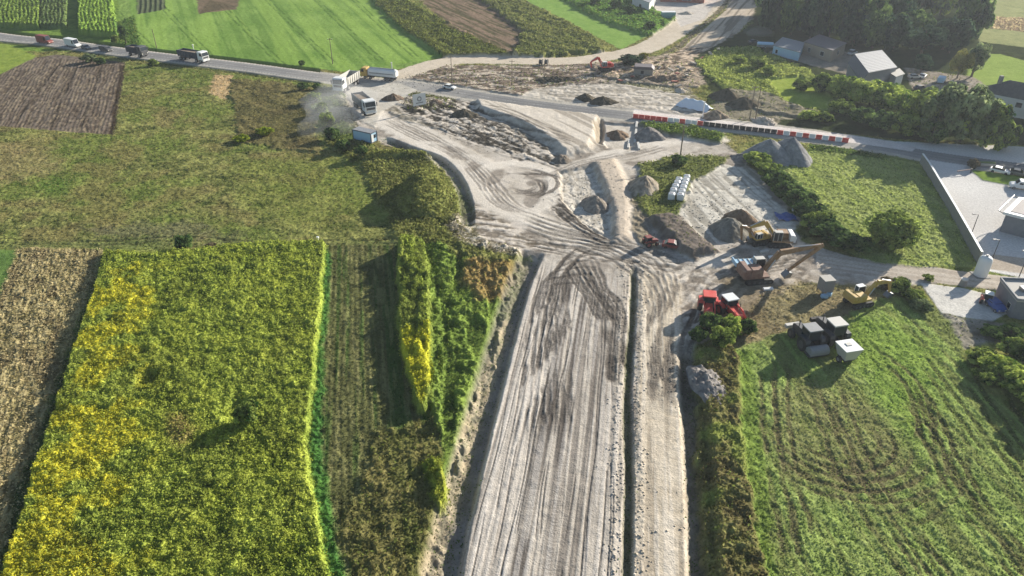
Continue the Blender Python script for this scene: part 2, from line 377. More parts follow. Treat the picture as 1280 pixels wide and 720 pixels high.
# bank under the graded plateau (dark strip in the photo = its shaded side)
def plateau(pts, h, soft=1.2, c0=None, c1=None, wob=.5, zid=None, margin=6):
    idx, sd = region(pts, wob, margin); w = sstep(-soft, soft, sd)
    if c0 is not None: mixc(idx, w, pal(d_hi[idx] * 1.4 - .2, c0, c1, KS))
    Z[idx] += w * h
    if zid is not None: ZID[idx[sd > 0]] = zid
plateau([(592,126),(640,130),(752,146),(745,170),(736,188),(706,196),(690,182),(654,158),(618,146),(598,138)], 1.5, 1.4, (204,194,178), (222,212,198))
streaks([(592,126),(640,130),(752,146),(745,170),(736,188),(706,196),(690,182),(654,158)], (650,140), (745,190), 1.0, 40, (150,140,126), .7, .06, 72)
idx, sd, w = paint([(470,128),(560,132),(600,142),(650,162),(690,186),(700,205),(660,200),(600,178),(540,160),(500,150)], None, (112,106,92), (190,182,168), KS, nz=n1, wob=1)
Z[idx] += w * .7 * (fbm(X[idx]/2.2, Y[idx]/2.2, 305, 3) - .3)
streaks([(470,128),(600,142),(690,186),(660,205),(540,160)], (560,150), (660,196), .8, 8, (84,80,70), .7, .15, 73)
idx, sd, w = paint([(500,110),(560,114),(575,136),(520,140),(496,128)], z_weed, (84,92,58), (130,126,92), wob=1)
# main carriageway, its ruts and the two kerb side lanes
CL = [(664,318),(700,312),(790,322),(790,340),(788,500),(780,900),(500,900),(560,720),(606,540)]
idx, sd, w = paint(CL, z_carr, None, None, KS, wob=.3)
L0 = [U(664,318)[:2], U(560,720)[:2], U(500,950)[:2]]
a, l = across_along(idx, (672,318), (562,720))       # across grows to the right looking back along
a = -a
s1 = fbm(a / 1.2, l / 60, 151, 3); s2 = fbm(a / .35, l / 25, 152, 2); s3 = fbm(a / .5, l / 3.5, 153, 3)
band = np.exp(-((a - 9.0) / 4.2) ** 2)
w = w * sstep(-1, 13, l + 5 * ex[idx] + 3 * (n12[idx] - .5)); mixc(idx, w, pal(d_hi[idx] * 1.6 - .3, (176,167,154), (208,198,184), KS)); al = a + .18 * np.sin(l / 17) + .12 * (fbm(l / 9, a * 0, 158, 2) - .5)
dk = .35 * sstep(.54, .62, s1) * sstep(5, 7, a)
for q_, hw_, am_ in ((7.4,.8,1),(10.1,.6,1),(11.7,.5,.55),(13.3,.42,.9),(15.6,.22,.6),(3.9,.12,.4)):
    dk = np.maximum(dk, am_ * (1 - sstep(hw_ * .7, hw_ * 1.2, np.abs(al - q_ + .25 * np.sin(l / 11 + q_)))) * (.55 + .45 * sstep(.3, .5, fbm(l / 12, a * 0 + q_, 159, 2))))
mixc(idx, w * (1 - sstep(5.8, 7.2, a)) * .5, s2l((214,205,193)) * KS)
for q_ in (1.4,2.2,3.1,4.4,5.6,6.3,6.5,8.6,8.9,11.1,12.3,14.3,14.6,16.3,17.1,17.3):
    ln = (1 - sstep(.05, .13, np.abs(al - q_ + .2 * np.sin(l / 8 + q_ * 3) + .1 * np.sin(l / 3.3 + q_)))) * sstep(.35, .5, fbm(l / 10, a * 0 + q_, 160, 2))
    mixc(idx, w * ln * .85, s2l((82,78,74)) * KS); Z[idx] -= w * ln * .05
mixc(idx, w * dk * .95, pal(s3, (92,86,80), (124,116,108), KS)); Z[idx] -= w * dk * .02
mixc(idx, w * sstep(.6, .68, s2) * .3, s2l((100,94,88)) * KS); Z[idx] -= w * .03 * sstep(.55, .7, s2)
mixc(idx, w * sstep(.42, .34, s2) * .35, s2l((220,213,204)) * KS); Z[idx] += w * .015 * sstep(.42, .3, s2)
Z[idx] += w * .025 * (s3 - .5)
tread = (.5 + .5 * np.cos(2 * np.pi * l / .55)) * sstep(.6, .64, fbm(a / 1.3, l / 80, 155, 2)) * sstep(.4, .6, band)
mixc(idx, w * tread * .32 * sstep(.4, .6, fbm(a / .6, l / 6, 165, 2)), s2l((84,79,74)) * KS); Z[idx] -= w * tread * .008
# smoother left lane of the carriageway
for off, amt in ((1.2, .5), (3.0, .35), (4.6, .3)):
    ww = np.exp(-((a - off - .25 * np.sin(l / 14)) / .18) ** 2); mixc(idx, w * ww * amt, s2l((140,130,120)) * KS); Z[idx] -= w * ww * .03
# second strip right of the median
CR = [(800,330),(850,345),(852,400),(848,440),(856,560),(868,720),(876,900),(780,900),(794,560),(798,420)]
idx, sd, w = paint(CR, z_dirt, (190,176,154), (216,204,184), KS, wob=.4, z=.1, rough=.06)
streaks(CR, (822,360), (826,700), .7, 30, (150,138,120), .6, .05, 156); streaks(CR, (822,360), (826,700), .35, 14, (226,216,200), .5, -.03, 157, .5, .62)
# curved tracks where the strips join the cross road
SZ = [z_sand, z_carr, z_dirt, z_rub]
def churn(pts, p0, p1, c0=(66,62,56), c1=(210,200,186), wob=1.2, amt=.9, rel=.35, wa=.9, wl=7, seed=400):
    idx, sd = region(pts, wob); w = sstep(-.8, .8, sd); a, l = across_along(idx, p0, p1); a = a + 1.5 * (n3[idx] - .5)
    t = fbm(a / wa, l / wl, seed, 3); t2 = .6 * t + .4 * n1[idx]
    mixc(idx, w * amt, pal((t2 - .43) / .16, c0, c1, KS)); Z[idx] += w * rel * (t2 - .45)
churn([(480,116),(590,128),(625,153),(695,192),(699,212),(648,200),(570,173),(504,141)], (500,130), (690,205), seed=401)
churn([(558,278),(594,255),(648,286),(680,306),(648,322),(570,305)], (560,290), (680,300), (104,94,80), seed=402, amt=.8)
churn([(683,262),(699,212),(712,226),(732,270),(772,302),(727,290)], (690,250), (770,300), seed=403, wa=.5)
churn([(664,312),(700,290),(770,300),(850,330),(862,352),(840,350),(800,335),(780,330),(700,322)], (680,300), (850,335), seed=404, wa=.6, amt=.75, c0=(96,90,82))
churn([(850,330),(905,330),(1000,320),(1010,350),(905,400),(870,430),(852,400)], (860,400), (960,330), seed=405, amt=.6, c0=(110,100,88), wl=5)
churn([(790,225),(812,232),(800,262),(815,290),(860,322),(806,310),(790,290)], (795,240), (800,300), seed=406, c0=(74,72,58), amt=.8)
churn([(660,112),(700,108),(780,100),(860,112),(905,150),(800,140),(720,132)], (700,120), (860,130), seed=407, c0=(132,124,112), wl=12, amt=.6, rel=.1)
churn([(850,60),(890,58),(905,60),(888,84),(860,98),(800,100),(742,96),(760,82),(830,74)], (760,90), (880,70), seed=408, c0=(92,78,64), c1=(214,192,166), wl=3, amt=.8)
churn([(905,140),(1000,150),(1000,166),(930,158),(905,166),(915,190),(890,172)], (900,150), (1000,160), seed=409, c0=(90,88,78), amt=.6)
churn([(420,120),(450,128),(470,150),(445,170),(430,150)], (430,130), (450,165), seed=410, c0=(96,94,90), amt=.6, rel=.1)
def bright(pts, hw, c0=(206,196,180), c1=(232,224,212), amt=.9, z=None):
    idx, d, s, l = seg_dist(smooth_line(pts, 6), hw + 3)
    w = 1 - sstep(hw * .55, hw * 1.25, d + 1.0 * (n3[idx] - .5) * 2 + ex[idx] * .5); ZID[idx[w > .6]] = z_dirt
    mixc(idx, w * amt, pal(.6 * n3[idx] + .5 * n1[idx], c0, c1, KS)); Z[idx] = Z[idx] * (1 - w * .8) + .08 * w * .8
bright([(452,120),(473,149),(531,180),(570,212),(609,247),(656,270),(711,294),(766,309),(824,318),(900,326)], 3.6)
bright([(600,238),(604,214),(640,204),(680,212),(694,232),(684,254),(656,268)], 2.2, amt=.8)
bright([(695,222),(750,196),(805,184),(875,173),(905,176)], 2.2, amt=.8)
bright([(478,152),(520,158),(575,186),(620,210)], 1.8, amt=.5)
dk = (100,93,86)
for o in (0, 9, 17, 27, 36): track([(700+o,318),(722+o*.8,348+o*.3),(748+o*.6,385),(766+o*.3,430),(770+o*.2,520)], 2.2, .4, .1, dk, .7, zones=SZ)
for o in (0, 8, 15, 24, 33, 44): track([(768-o*.4,306+o),(728-o*.8,312+o*.9),(702-o*.5,345+o*.5),(704-o*.8,420),(700-o*1.1,560)], 2.1, .4, .1, dk, .65, zones=SZ)
for o in (0, 7, 14, 22, 30): track([(700,282+o*.6),(760,298+o*.7),(815-o*.4,322+o*.9),(838-o*.7,356+o),(832-o*.5,420),(834-o*.4,520)], 2.0, .4, .1, (112,104,96), .6, zones=SZ)
for o in (0, 5, 10, 16, 22): track([(640,262+o),(690,280+o),(745,296+o*.6),(800,306+o*.5),(870,322+o*.4),(940,326+o*.5)], 2.0, .45, .1, (124,116,106), .6, zones=SZ)
for o in (0, 6, 12): track([(690,240+o),(712,262+o),(745,284+o),(780,298+o)], 2.0, .45, .14, (92,86,80), .7, zones=SZ)
# rings of the turning circle
rc = U(648, 232)
for ri, rr in enumerate((1.6, 2.6, 3.3, 4.3, 5.0, 6.4, 7.6)):
    pts = [(PXY(rc[0] + (rr * (1 + .14 * math.sin(2 * t + rr))) * 1.15 * math.cos(t) + .25 * rr, rc[1] + (rr * (1 + .1 * math.sin(3 * t + rr * 2))) * 1.2 * math.sin(t))) for t in np.linspace(2.2 + ri * .5, 2.2 + ri * .5 + (4.2 if ri % 2 else 3.1), 18)]
    track([(float(p[0]), float(p[1])) for p in pts], .5, .45, .12, (104, 96, 88), .8, zones=SZ, n=4)
for o in (0, 6, 13, 21): track([(470+o,148),(520+o,172),(570+o*.6,196),(598+o*.9,226),(622+o*.8,254),(668+o*.5,272)], 1.9, .4, .08, (160,150,138), .6, zones=SZ)
for o in (0, 7, 13): track([(592,136+o),(640,146+o),(690,170+o*.6),(728,186+o*.3)], 1.9, .4, .1, (140,130,118), .7, zones=SZ)
for o in (0, 8, 16): track([(672,226),(700,214+o*.4),(735,202+o*.3),(790,190+o*.4),(850,172+o*.5)], 1.9, .5, .1, (140,130,118), .5, zones=SZ)
for o in (0, 9, 18, 26): track([(1040-o,318+o*.4),(950,326+o*.5),(900-o*.4,352+o*.5),(872,400),(850,450)], 1.9, .5, .1, (120,110,98), .5, zones=SZ)
# bank of the haul road (left) and ditches
def ditch(pts, wd, depth, c0=(96,92,78), c1=(130,122,104), amt=.8, steep=.6, zid=None):
    idx, d, s, l = seg_dist(smooth_line(pts, 5), wd + 3)
    dd = d + ex[idx] * .15; w = 1 - sstep(wd * (1 - steep), wd, dd)
    w = w * sstep(0, 5, l) * (sstep(0, 5, l.max() - l) if l.max() < 200 else 1) * (.7 + .45 * n3[idx]); w = np.clip(w, 0, 1)
    Z[idx] -= depth * w; mixc(idx, w * amt, pal(d_hi[idx], c0, c1, KS * .85))
    if zid is not None: ZID[idx[w > .3]] = zid
    return idx, w
ditch([(474,171),(514,187),(549,200),(573,228),(583,262),(582,288)], 2.0, 1.1, (92,92,80), (120,116,100), zid=z_ditch)
ditch([(668,312),(648,352),(624,430),(596,530),(572,620),(556,690),(540,780),(520,900)], 2.7, 1.45, (128,122,112), (152,144,130), .85, .42, z_ditch)
idx, d, s, l = seg_dist([(634,400),(588,530),(560,622),(540,700),(520,780)], 4)
w = np.exp(-((d - .6) / .5) ** 2); mixc(idx, w * .6 * sstep(.3,.5,n1[idx]+.1), pal(n3[idx], (176,158,130), (210,194,166), KS))  # tan soil of the ditch's left bank, painted paler as its sunlit face
idx, w = ditch([(792,330),(790,400),(784,500),(786,600),(784,720),(782,900)], .85, .75, (80,86,56), (124,122,92), .9, .7, z_ditch)
for sx_, cc in ((-1, 0), (1, 1)):
    idx, d, s, l = seg_dist([(792,330),(790,400),(784,500),(786,600),(784,720),(782,900)], 4)
    w = np.exp(-((d - 1.7) / .5) ** 2) * (s == sx_) * n03[idx] * 1.6; Z[idx] += .08 * w; mixc(idx, w * .3, s2l((204,192,174)) * KS)
ditch([(862,430),(868,520),(874,600),(880,720),(886,900)], 2.2, 1.0, (100,96,80), (136,128,108), .8, .5, z_ditch)
# central embankment between the two cuts
plateau([(742,204),(768,200),(782,226),(788,262),(786,300),(768,304),(766,262),(756,236)], .8, 1.3, (186,172,154), (206,192,174), wob=.25)
idx, sd, w = paint([(700,214),(742,206),(766,262),(766,300),(735,284),(704,252)], None, (156,148,134), (220,212,198), KS, nz=n1, wob=.5)
a, l = across_along(idx, (730,210), (742,290)); Z[idx] -= w * (.6 + .25 * fbm(a / 1.0, l / 6, 171, 3))
idx, sd, w = paint([(788,225),(808,240),(812,290),(850,320),(800,306),(790,290)], None, (116,106,90), (160,150,130), KS, wob=1); Z[idx] += w * .5 * n1[idx]
# pit by the piles north of the cross lane
idx, sd, w = paint([(745,152),(800,156),(796,188),(758,184)], None, (186,176,160), (214,206,194), KS, wob=.6); Z[idx] -= w * .5
idx, sd, w = paint([(752,146),(756,160),(752,180),(744,176),(742,158)], None, (150,138,120), (176,164,146), KS, wob=.3); Z[idx] -= w * 1.2
# green island in the site
idx, sd, w = paint([(800,205),(848,194),(910,196),(905,206),(868,226),(858,262),(830,284),(800,270),(792,240)], z_weed, (86,98,54), (136,140,82), wob=1.5)
Z[idx] += w * .7 * n3[idx]
idx, sd, w = paint([(795,150),(850,156),(905,172),(900,180),(850,172),(805,162)], z_weed, (66,84,40), (104,124,58), wob=1); Z[idx] += w * (.5 + .8 * n3[idx])
# white tracked yard with the bales
YD = [(868,226),(905,206),(944,212),(966,250),(1004,276),(990,300),(920,300),(880,308),(858,280),(850,262)]
idx, sd, w = paint(YD, z_sand, (178,172,160), (226,220,206), KS, nz=n1, wob=1); 
streaks(YD, (870,230), (930,290), .8, 12, (132,126,114), .6, .08, 181, .5, .62)
idx, sd, w = paint([(806,276),(850,270),(862,284),(898,316),(866,328),(840,312)], z_rub, (96,88,80), (140,130,120), KS, wob=1.2, soft=.6)
Z[idx] += sstep(-.2, 1.8, sd) * 1.4 + w * .3 * n1[idx]
idx, sd, w = paint([(806,280),(838,312),(864,330),(856,330),(826,312)], None, (150,142,134), (176,168,158), KS, wob=.2)
# worn soil round the machines
idx, sd, w = paint([(905,345),(960,350),(1010,352),(1120,362),(1100,400),(1040,410),(1070,440),(1080,520),(1100,600),(1060,640),(960,600),(925,440),(905,420)], None, (118,106,82), (160,144,116), wob=3, soft=2.5, amount=.75)
Z[idx] -= w * .05

# ---- lane to the right, compound, small slabs
LN = [(1020,308),(1050,318),(1100,328),(1160,334),(1225,342),(1300,350),(1500,368),(1500,392),(1300,374),(1240,362),(1150,352),(1090,346),(1020,336)]
paint(LN, z_lane, (184,172,156), (206,196,182), KS, wob=.25, soft=.2, z=.08, rough=.02)
streaks(LN, (1050,325), (1200,346), .5, 20, (160,148,134), .5, .02, 191)
TRI = [(940,200),(985,190),(1050,186),(1100,196),(1150,204),(1184,260),(1226,334),(1150,334),(1090,328),(1040,306),(1004,262),(970,230)]
idx, sd, w = paint(TRI, z_tri, (120,134,74), (170,178,110), wob=.5)
streaks(TRI, (990,200), (1090,310), .5, 5, (166,180,90), .5, -.08, 195, .5, .64, k=KV); Z[idx] += w * .15 * n03[idx]
paint([(1012,180),(1060,184),(1106,192),(1104,200),(1050,192),(1010,188)], z_weed, (66,84,42), (96,116,56), wob=.6)
YA = [(1100,176),(1160,198),(1230,338),(1290,350),(1500,376),(1560,260),(1420,196),(1290,184)]
paint(YA, z_conc, (206,202,196), (222,219,213), KS, wob=.05, soft=.15, z=.06, rough=.01, nz=n12)
paint([(1232,336),(1500,374),(1500,350),(1240,318)], None, (176,164,148), (196,184,168), KS, wob=.1, soft=.2)
paint([(1213,214),(1222,206),(1300,214),(1420,228),(1400,250),(1270,234),(1228,226)], z_garden, (88,116,50), (130,150,66), wob=.2, soft=.2, z=.2)
paint([(1150,354),(1200,360),(1244,370),(1264,390),(1240,402),(1208,398),(1176,392)], z_conc, (196,192,184), (226,222,212), KS, wob=.1, soft=.15, z=.12, rough=.02)
paint([(1168,392),(1208,398),(1260,405),(1268,425),(1200,436),(1180,415)], z_rub, (110,106,92), (170,164,150), KS, wob=1)
# ---- big mown field, front right
MF = [(912,440),(960,420),(1040,400),(1100,372),(1150,372),(1185,400),(1205,440),(1220,480),(1290,540),(1700,640),(1700,1000),(930,1000),(916,600)]
idx, sd, w = paint(MF, z_mown, (100,120,60), (164,178,106), wob=.8)
streaks(MF, (1100,420), (1260,600), .5, 3.5, (150,170,92), .6, -.12, 201, .48, .62, k=KV)
streaks(MF, (1100,420), (1260,600), 1.3, 40, (112,112,72), .55, .06, 202, .5, .6, k=KV)
idx, sd, w = paint([(1050,400),(1110,392),(1170,440),(1180,500),(1140,560),(1090,480),(1060,440)], None, (100,130,54), (146,170,78), wob=2.5, soft=2, amount=.7)
idx, sd, w = paint([(912,440),(938,436),(950,520),(960,620),(975,760),(930,760),(914,600)], None, (84,110,48), (130,152,66), wob=1, soft=.6, amount=.7)
MZ = [z_mown, z_meadow]
mc = (126, 118, 86)
idx, sd, w = paint([(960,500),(1020,470),(1110,520),(1140,570),(1120,605),(1040,620),(970,590)], None, (108,108,68), (142,138,96), wob=2.5, soft=2, amount=.65)
gc = U(1046, 545)
for i, rr in enumerate((6.5, 8.2, 10.0, 12.0)):
    pts = [PXY(gc[0] + rr * .98 * math.cos(t) + i * .3, gc[1] + rr * .9 * math.sin(t)) for t in np.linspace(-3.4 + .5 * (i % 2), .75 - .6 * (i % 3), 22)]
    track([(float(p[0]), float(p[1])) for p in pts], 1.8, .4, .10, mc, .65, KV, n=4, zones=MZ)
for o in (0, 16): track([(958+o,440),(962+o,520),(972+o,600),(990+o*1.2,690),(1004+o*1.3,800)], 2.0, .4, .10, mc, .7, KV, zones=MZ)
for o in (0, 26): track([(1010+o,470),(1046+o,560),(1076+o,620),(1120+o*1.3,690),(1180+o*1.5,780)], 2.0, .4, .10, mc, .7, KV, zones=MZ)
track([(1080,430),(1140,480),(1158,540),(1150,580)], 2.0, .5, .15, mc, .7, KV, zones=MZ)
for q in (40, 96, 150): track([(1100+q,420+q*.3),(1180+q,520+q*.5),(1290+q,650+q*.6)], 1.9, .5, .10, (100,106,64), .8, KV, zones=MZ)
for q in (0, 14): track([(1128+q,470),(1160+q,540),(1196+q,610),(1262+q,700),(1340+q,790)], 2.0, .45, .10, (112,108,74), .8, KV, zones=MZ)
track([(1060,640),(1120,650),(1180,620),(1200,560),(1170,500)], 2.0, .4, .08, (118,114,80), .6, KV, zones=MZ)
# weed bank beside the right ditch
WB = [(872,440),(905,420),(924,450),(926,520),(935,600),(955,720),(970,900),(888,900),(880,720),(872,560)]
idx, sd, w = paint(WB, z_weed, (88,88,52), (146,142,90), wob=.8)
Z[idx] += w * (.6 + .6 * n1[idx] + .3 * n03[idx]); mixc(idx, w * sstep(.55,.7,n3[idx]) * .6, s2l((124,142,66)) * KV); mixc(idx, w * sstep(.5,.35,n3[idx]) * .5, s2l((106,94,68)) * KV)

# ---- right, behind the main road
idx, sd, w = paint([(868,72),(905,52),(940,30),(960,-60),(1700,-60),(1700,190),(1290,182),(1100,172),(960,156),(905,150),(880,100)], z_wood, (44,52,34), (70,78,46), wob=1.5)  # ground colour darkened to hold the shade under the trees
idx, sd, w = paint([(868,80),(900,60),(945,60),(1000,84),(1045,112),(1050,140),(1000,148),(950,140),(900,110)], z_weed, (104,120,58), (170,178,96), wob=1.8)
Z[idx] += w * 1.1 * n3[idx]
paint([(960,100),(1000,96),(1040,122),(1030,138),(985,132)], z_green, (128,146,60), (156,168,78), wob=1.2, z=.1)
paint([(890,130),(915,112),(960,118),(1020,140),(960,156),(905,150)], z_rub, (110,104,84), (156,148,128), KS, wob=1.6)
paint([(1212,-60),(1700,-60),(1700,90),(1290,60),(1224,52),(1210,20)], z_green, (136,142,96), (170,170,120), wob=1)
paint([(1225,20),(1300,24),(1300,42),(1225,34)], z_dry, (150,132,108), (170,152,126), wob=1)
paint([(1214,66),(1250,68),(1320,86),(1320,120),(1262,104),(1226,108),(1208,98)], z_green, (130,150,74), (152,170,90), wob=.6, z=.1)
paint([(1000,52),(1065,66),(1070,96),(1000,78),(960,66)], z_conc, (130,124,110), (160,150,136), KS, wob=.8)
paint([(1130,84),(1215,96),(1240,112),(1220,128),(1140,112)], z_rub, (120,110,96), (180,170,156), KS, wob=1)

# ---- asphalt main road and shoulders
RD = smooth_line([(-400,-6),(-200,18),(0,46),(60,52),(160,66),(300,83),(420,99),(520,108),(640,127),(760,142),(860,152),(960,163),(1100,183),(1170,196),(1290,212),(1500,235)], 5)
idx, d, s, l = seg_dist(RD, 14)
w = 1 - sstep(5.2, 6.2, d + ex[idx] * .5); ok = np.isin(ZID[idx], [z_conc]) ; w = np.where(ok, 0, w)
ZID[idx[w > .5]] = z_dirt
mixc(idx, w, pal(d_hi[idx], (160,154,142), (196,190,178), KS)); flat(idx, w, .10, .04)
w = 1 - sstep(3.5, 3.65, d); w = np.where(ok & (d > 3.3), 0, w); ZID[idx[(w > .5)]] = z_road
mixc(idx, w, pal(n12[idx], (150,150,150), (176,174,170), .55)); flat(idx, w, .16, .01)
wl = np.exp(-((d - 1.0) / .5) ** 2) * w; mixc(idx, wl * .35, s2l((104,104,106)) * .5)
dusty = np.exp(-((PX[idx] - 470) / 90) ** 2) + np.exp(-((PX[idx] - 1000) / 160) ** 2)
mixc(idx, w * np.clip(dusty, 0, 1) * .55 * (n3[idx] + .3), s2l((190,184,174)) * KS)
ww = (1 - sstep(.06, .12, np.abs(d - 3.3))) * w * (PX[idx] < 400); mixc(idx, ww * .35, s2l((220,220,216)) * .8)
ww = (1 - sstep(.06, .12, d)) * w * ((l % 9) < 4) * (PX[idx] < 780); mixc(idx, ww * .3, s2l((220,220,216)) * .8)
idx, sd, w = paint([(792,137),(860,146),(960,158),(1060,169),(1100,175),(1146,184),(1140,190),(1100,184),(1056,178),(1010,172),(960,166),(906,160),(860,154.5),(791,147)], z_conc, (206,196,188), (228,220,212), KS, wob=.1, soft=.2)  # sunlit pavement behind the barriers, painted as a paler strip
# roadside verge on the field sides
idx, d, s, l = seg_dist(RD, 12); kx = (PX[idx] < 400)
w = (sstep(4.6, 5.4, d) * (1 - sstep(7.4, 8.6, d))) * kx; mixc(idx, w * .8, pal(n1[idx], (62,72,40), (96,104,56), KV)); Z[idx] -= w * .9 * (s < 0) + w * .3
# junction apron
paint([(424,104),(500,104),(520,112),(500,128),(476,140),(470,160),(450,150),(440,130)], z_dirt, (176,170,158), (208,202,190), KS, wob=.6, z=.12, rough=.03)

# ---- crops with a canopy of their own
def canopy(pts, zid, h, c0, c1, rough=.5, wob=.5, soft=.35, c2=None, amt=.5):
    idx, sd, w = paint(pts, zid, c0, c1, wob=wob, soft=.3)
    w = sstep(-.05, soft, sd)
    Z[idx] += w * (h * (.86 + .2 * n3[idx]) + rough * (n03[idx] - .5) + rough * .8 * (n1[idx] - .5))
    return idx, sd, w
GOLD = [(128,318),(180,322),(258,315),(330,308),(408,307),(398,440),(384,560),(398,640),(412,720),(420,900),(-60,900),(4,720),(30,640),(66,520),(98,425),(120,360)]
idx, sd, w = canopy(GOLD, z_gold, 1.3, (98,118,44), (182,192,88), .46, soft=.5)
yel = sstep(.50, .62, fbm(X[idx] / 4.5, Y[idx] / 4.5, 222, 3) + .10 * np.exp(-((sd - 5) / 6) ** 2) * (X[idx] < U(240, 500)[0]))
yel = yel * (.08 + .95 * (1 - sstep(-4, 4, X[idx] + 5 * ex[idx] + 46 + .375 * (Y[idx] - 57)))); mixc(idx, w * np.clip(yel * 1.1 * (n1[idx] * 1.5), 0, .68), s2l((208,196,54)) * KV)
mixc(idx, w * sstep(.56, .68, fbm(X[idx] / 3, Y[idx] / 5, 223, 3)) * .4, s2l((80,92,44)) * KV)
idx, sd = region([(208,530),(232,520),(250,545),(232,575),(212,565)], 1); mixc(idx, sstep(-1, 1.5, sd) * .7, s2l((150,128,90)) * KV)
for hp, r_, dp in (((186,480),1.6,1.0), ((180,447),1.1,.8), ((300,520),2.3,.9)):
    c_ = U(*hp); idx = np.nonzero(np.hypot(X - c_[0], (Y - c_[1]) * .8) < r_ * 1.3)[0]; q = np.hypot(X[idx] - c_[0], (Y[idx] - c_[1]) * .8) / r_
    Z[idx] -= dp * (1 - sstep(.5, 1.2, q))
EDGE = [(404,308),(409,308),(400,440),(388,560),(402,640),(416,720),(424,900),(412,900),(404,720),(390,640),(378,560),(390,440)]
idx, sd = region(EDGE, .3); mixc(idx, sstep(-.6, .5, sd) * .12 * (.5 + n1[idx]), s2l((150,168,76)) * KV)  # sunlit right rim of the goldenrod, painted slightly lighter
CA = [(498,310),(530,308),(536,340),(541,400),(540,470),(534,520),(522,522),(508,480),(498,420)]
idx, sd, w = canopy(CA, z_crop, 1.9, (100,118,50), (146,156,76), .6, soft=.6, wob=.8)
idx, sd = region([(500,422),(538,420),(540,478),(528,520),(512,480),(502,450)], .3); mixc(idx, sstep(-.2, .5, sd) * 1.0 * (n1[idx] + .45), s2l((196,194,62)) * KV)
idx, sd = region([(500,308),(516,308),(536,380),(541,470),(534,420),(520,350)], .3); mixc(idx, sstep(-.2, .6, sd) * .5 * (n1[idx] + .3), s2l((150,166,64)) * KV)
idx, sd, w = canopy([(533,580),(552,572),(560,600),(546,640),(536,620)], z_crop, 1.0, (110,126,50), (154,160,66), .6, wob=1.2, soft=.7)

# ---- final: emit objects
Z[:] = np.where(Y > 440, Z * .3 - 0.0, Z)
MT = {'soil': vcol_mat('ground_cover', .95, .5, 5.0, 0, .16, 2.5), 'leaf': vcol_mat('crop_leaves', .8, .7, 7.0, .0, .3, 3.5)}
fi = np.arange((NY - 1) * (NX - 1)); r_ = fi // (NX - 1); c_ = fi % (NX - 1); v0 = r_ * NX + c_
FQ = np.stack([v0, v0 + 1, v0 + NX + 1, v0 + NX], axis=1)
fz = ZID[v0]
remap = np.full(len(X), -1, dtype=np.int64)
# split the outer land off as plain ground
fyc = Y[v0]; outer = (np.abs(X[v0]) > wid.repeat(NX)[v0] * 1.121) | (fyc > 428) | (fyc < 44)
ZONES.append(('ground', 'structure', 'soil')); fz = np.where(outer, len(ZONES) - 1, fz)
for zi, (nm, kind, mm) in enumerate(ZONES):
    f = FQ[fz == zi]
    if len(f) == 0: continue
    used_v = np.unique(f); remap[used_v] = np.arange(len(used_v))
    V = np.stack([X[used_v], Y[used_v], Z[used_v]], axis=1)
    me = quads_mesh(nm, V, remap[f], True, C[used_v]); o = link(nm, me, MT[mm]); o['kind'] = kind
    if kind == 'stuff':
        lab = {'goldenrod_stand': 'dense waist-high yellow-green goldenrod filling the big plot at front left',
               'tall_weeds': 'rough green and brown weeds along ditches and verges',
               'corn_stand': 'green corn in rows behind the road at top left',
               'tall_crop_stand': 'tall yellow-green crop strip beside the stubble'}[nm]
        tag(o, lab, nm.split('_')[0] if nm != 'tall_weeds' else 'weeds')
# height lookup
def gz(x, y):
    j = int(np.clip(np.searchsorted(ys, y) - 1, 0, NY - 2)); i = int(np.clip(np.searchsorted(wid[j] * u, x), 1, NX - 1))
    return float(max(Z[j * NX + i], Z[j * NX + i - 1]))
def G(px, py, dz=0.0):
    x, y, _ = U(px, py); z = gz(x, y); x, y, _ = U(px, py, z); return (x, y, gz(x, y) + dz)
# ---------------------------------------------------------------- foliage
def gzv(x, y):
    j = np.clip(np.searchsorted(ys, y) - 1, 0, NY - 2)
    ua = x / wid[j]; i = np.clip(np.searchsorted(u, ua), 1, NX - 1)
    return np.minimum(Z[j * NX + i], Z[j * NX + i - 1]), j * NX + i
def cards(P, size, cols, up=.6, rng=RNG, aspect=1.7, N0=None):
    n = len(P); N = rng.normal(size=(n, 3)); N[:, 2] = np.abs(N[:, 2]) + up
    if N0 is not None: N = N * .7 + N0 * 1.2
    N /= np.linalg.norm(N, axis=1)[:, None]
    T = rng.normal(size=(n, 3)); T -= (T * N).sum(1)[:, None] * N; T /= np.linalg.norm(T, axis=1)[:, None]
    B = np.cross(N, T); s = size[:, None]
    V = np.stack([P - T * s * .5, P + B * s * .5 / aspect + N * s * .08, P + T * s * .5, P - B * s * .5 / aspect + N * s * .08], axis=1).reshape(-1, 3)
    F = np.arange(n * 4).reshape(-1, 4)
    return V, F, np.repeat(cols, 4, axis=0)
LEAF = vcol_mat('leaf_blades', .7, 0, 1, .52, .18, 4.0)
BARK = mat('bark', (96, 82, 68), .9)
GM = {}
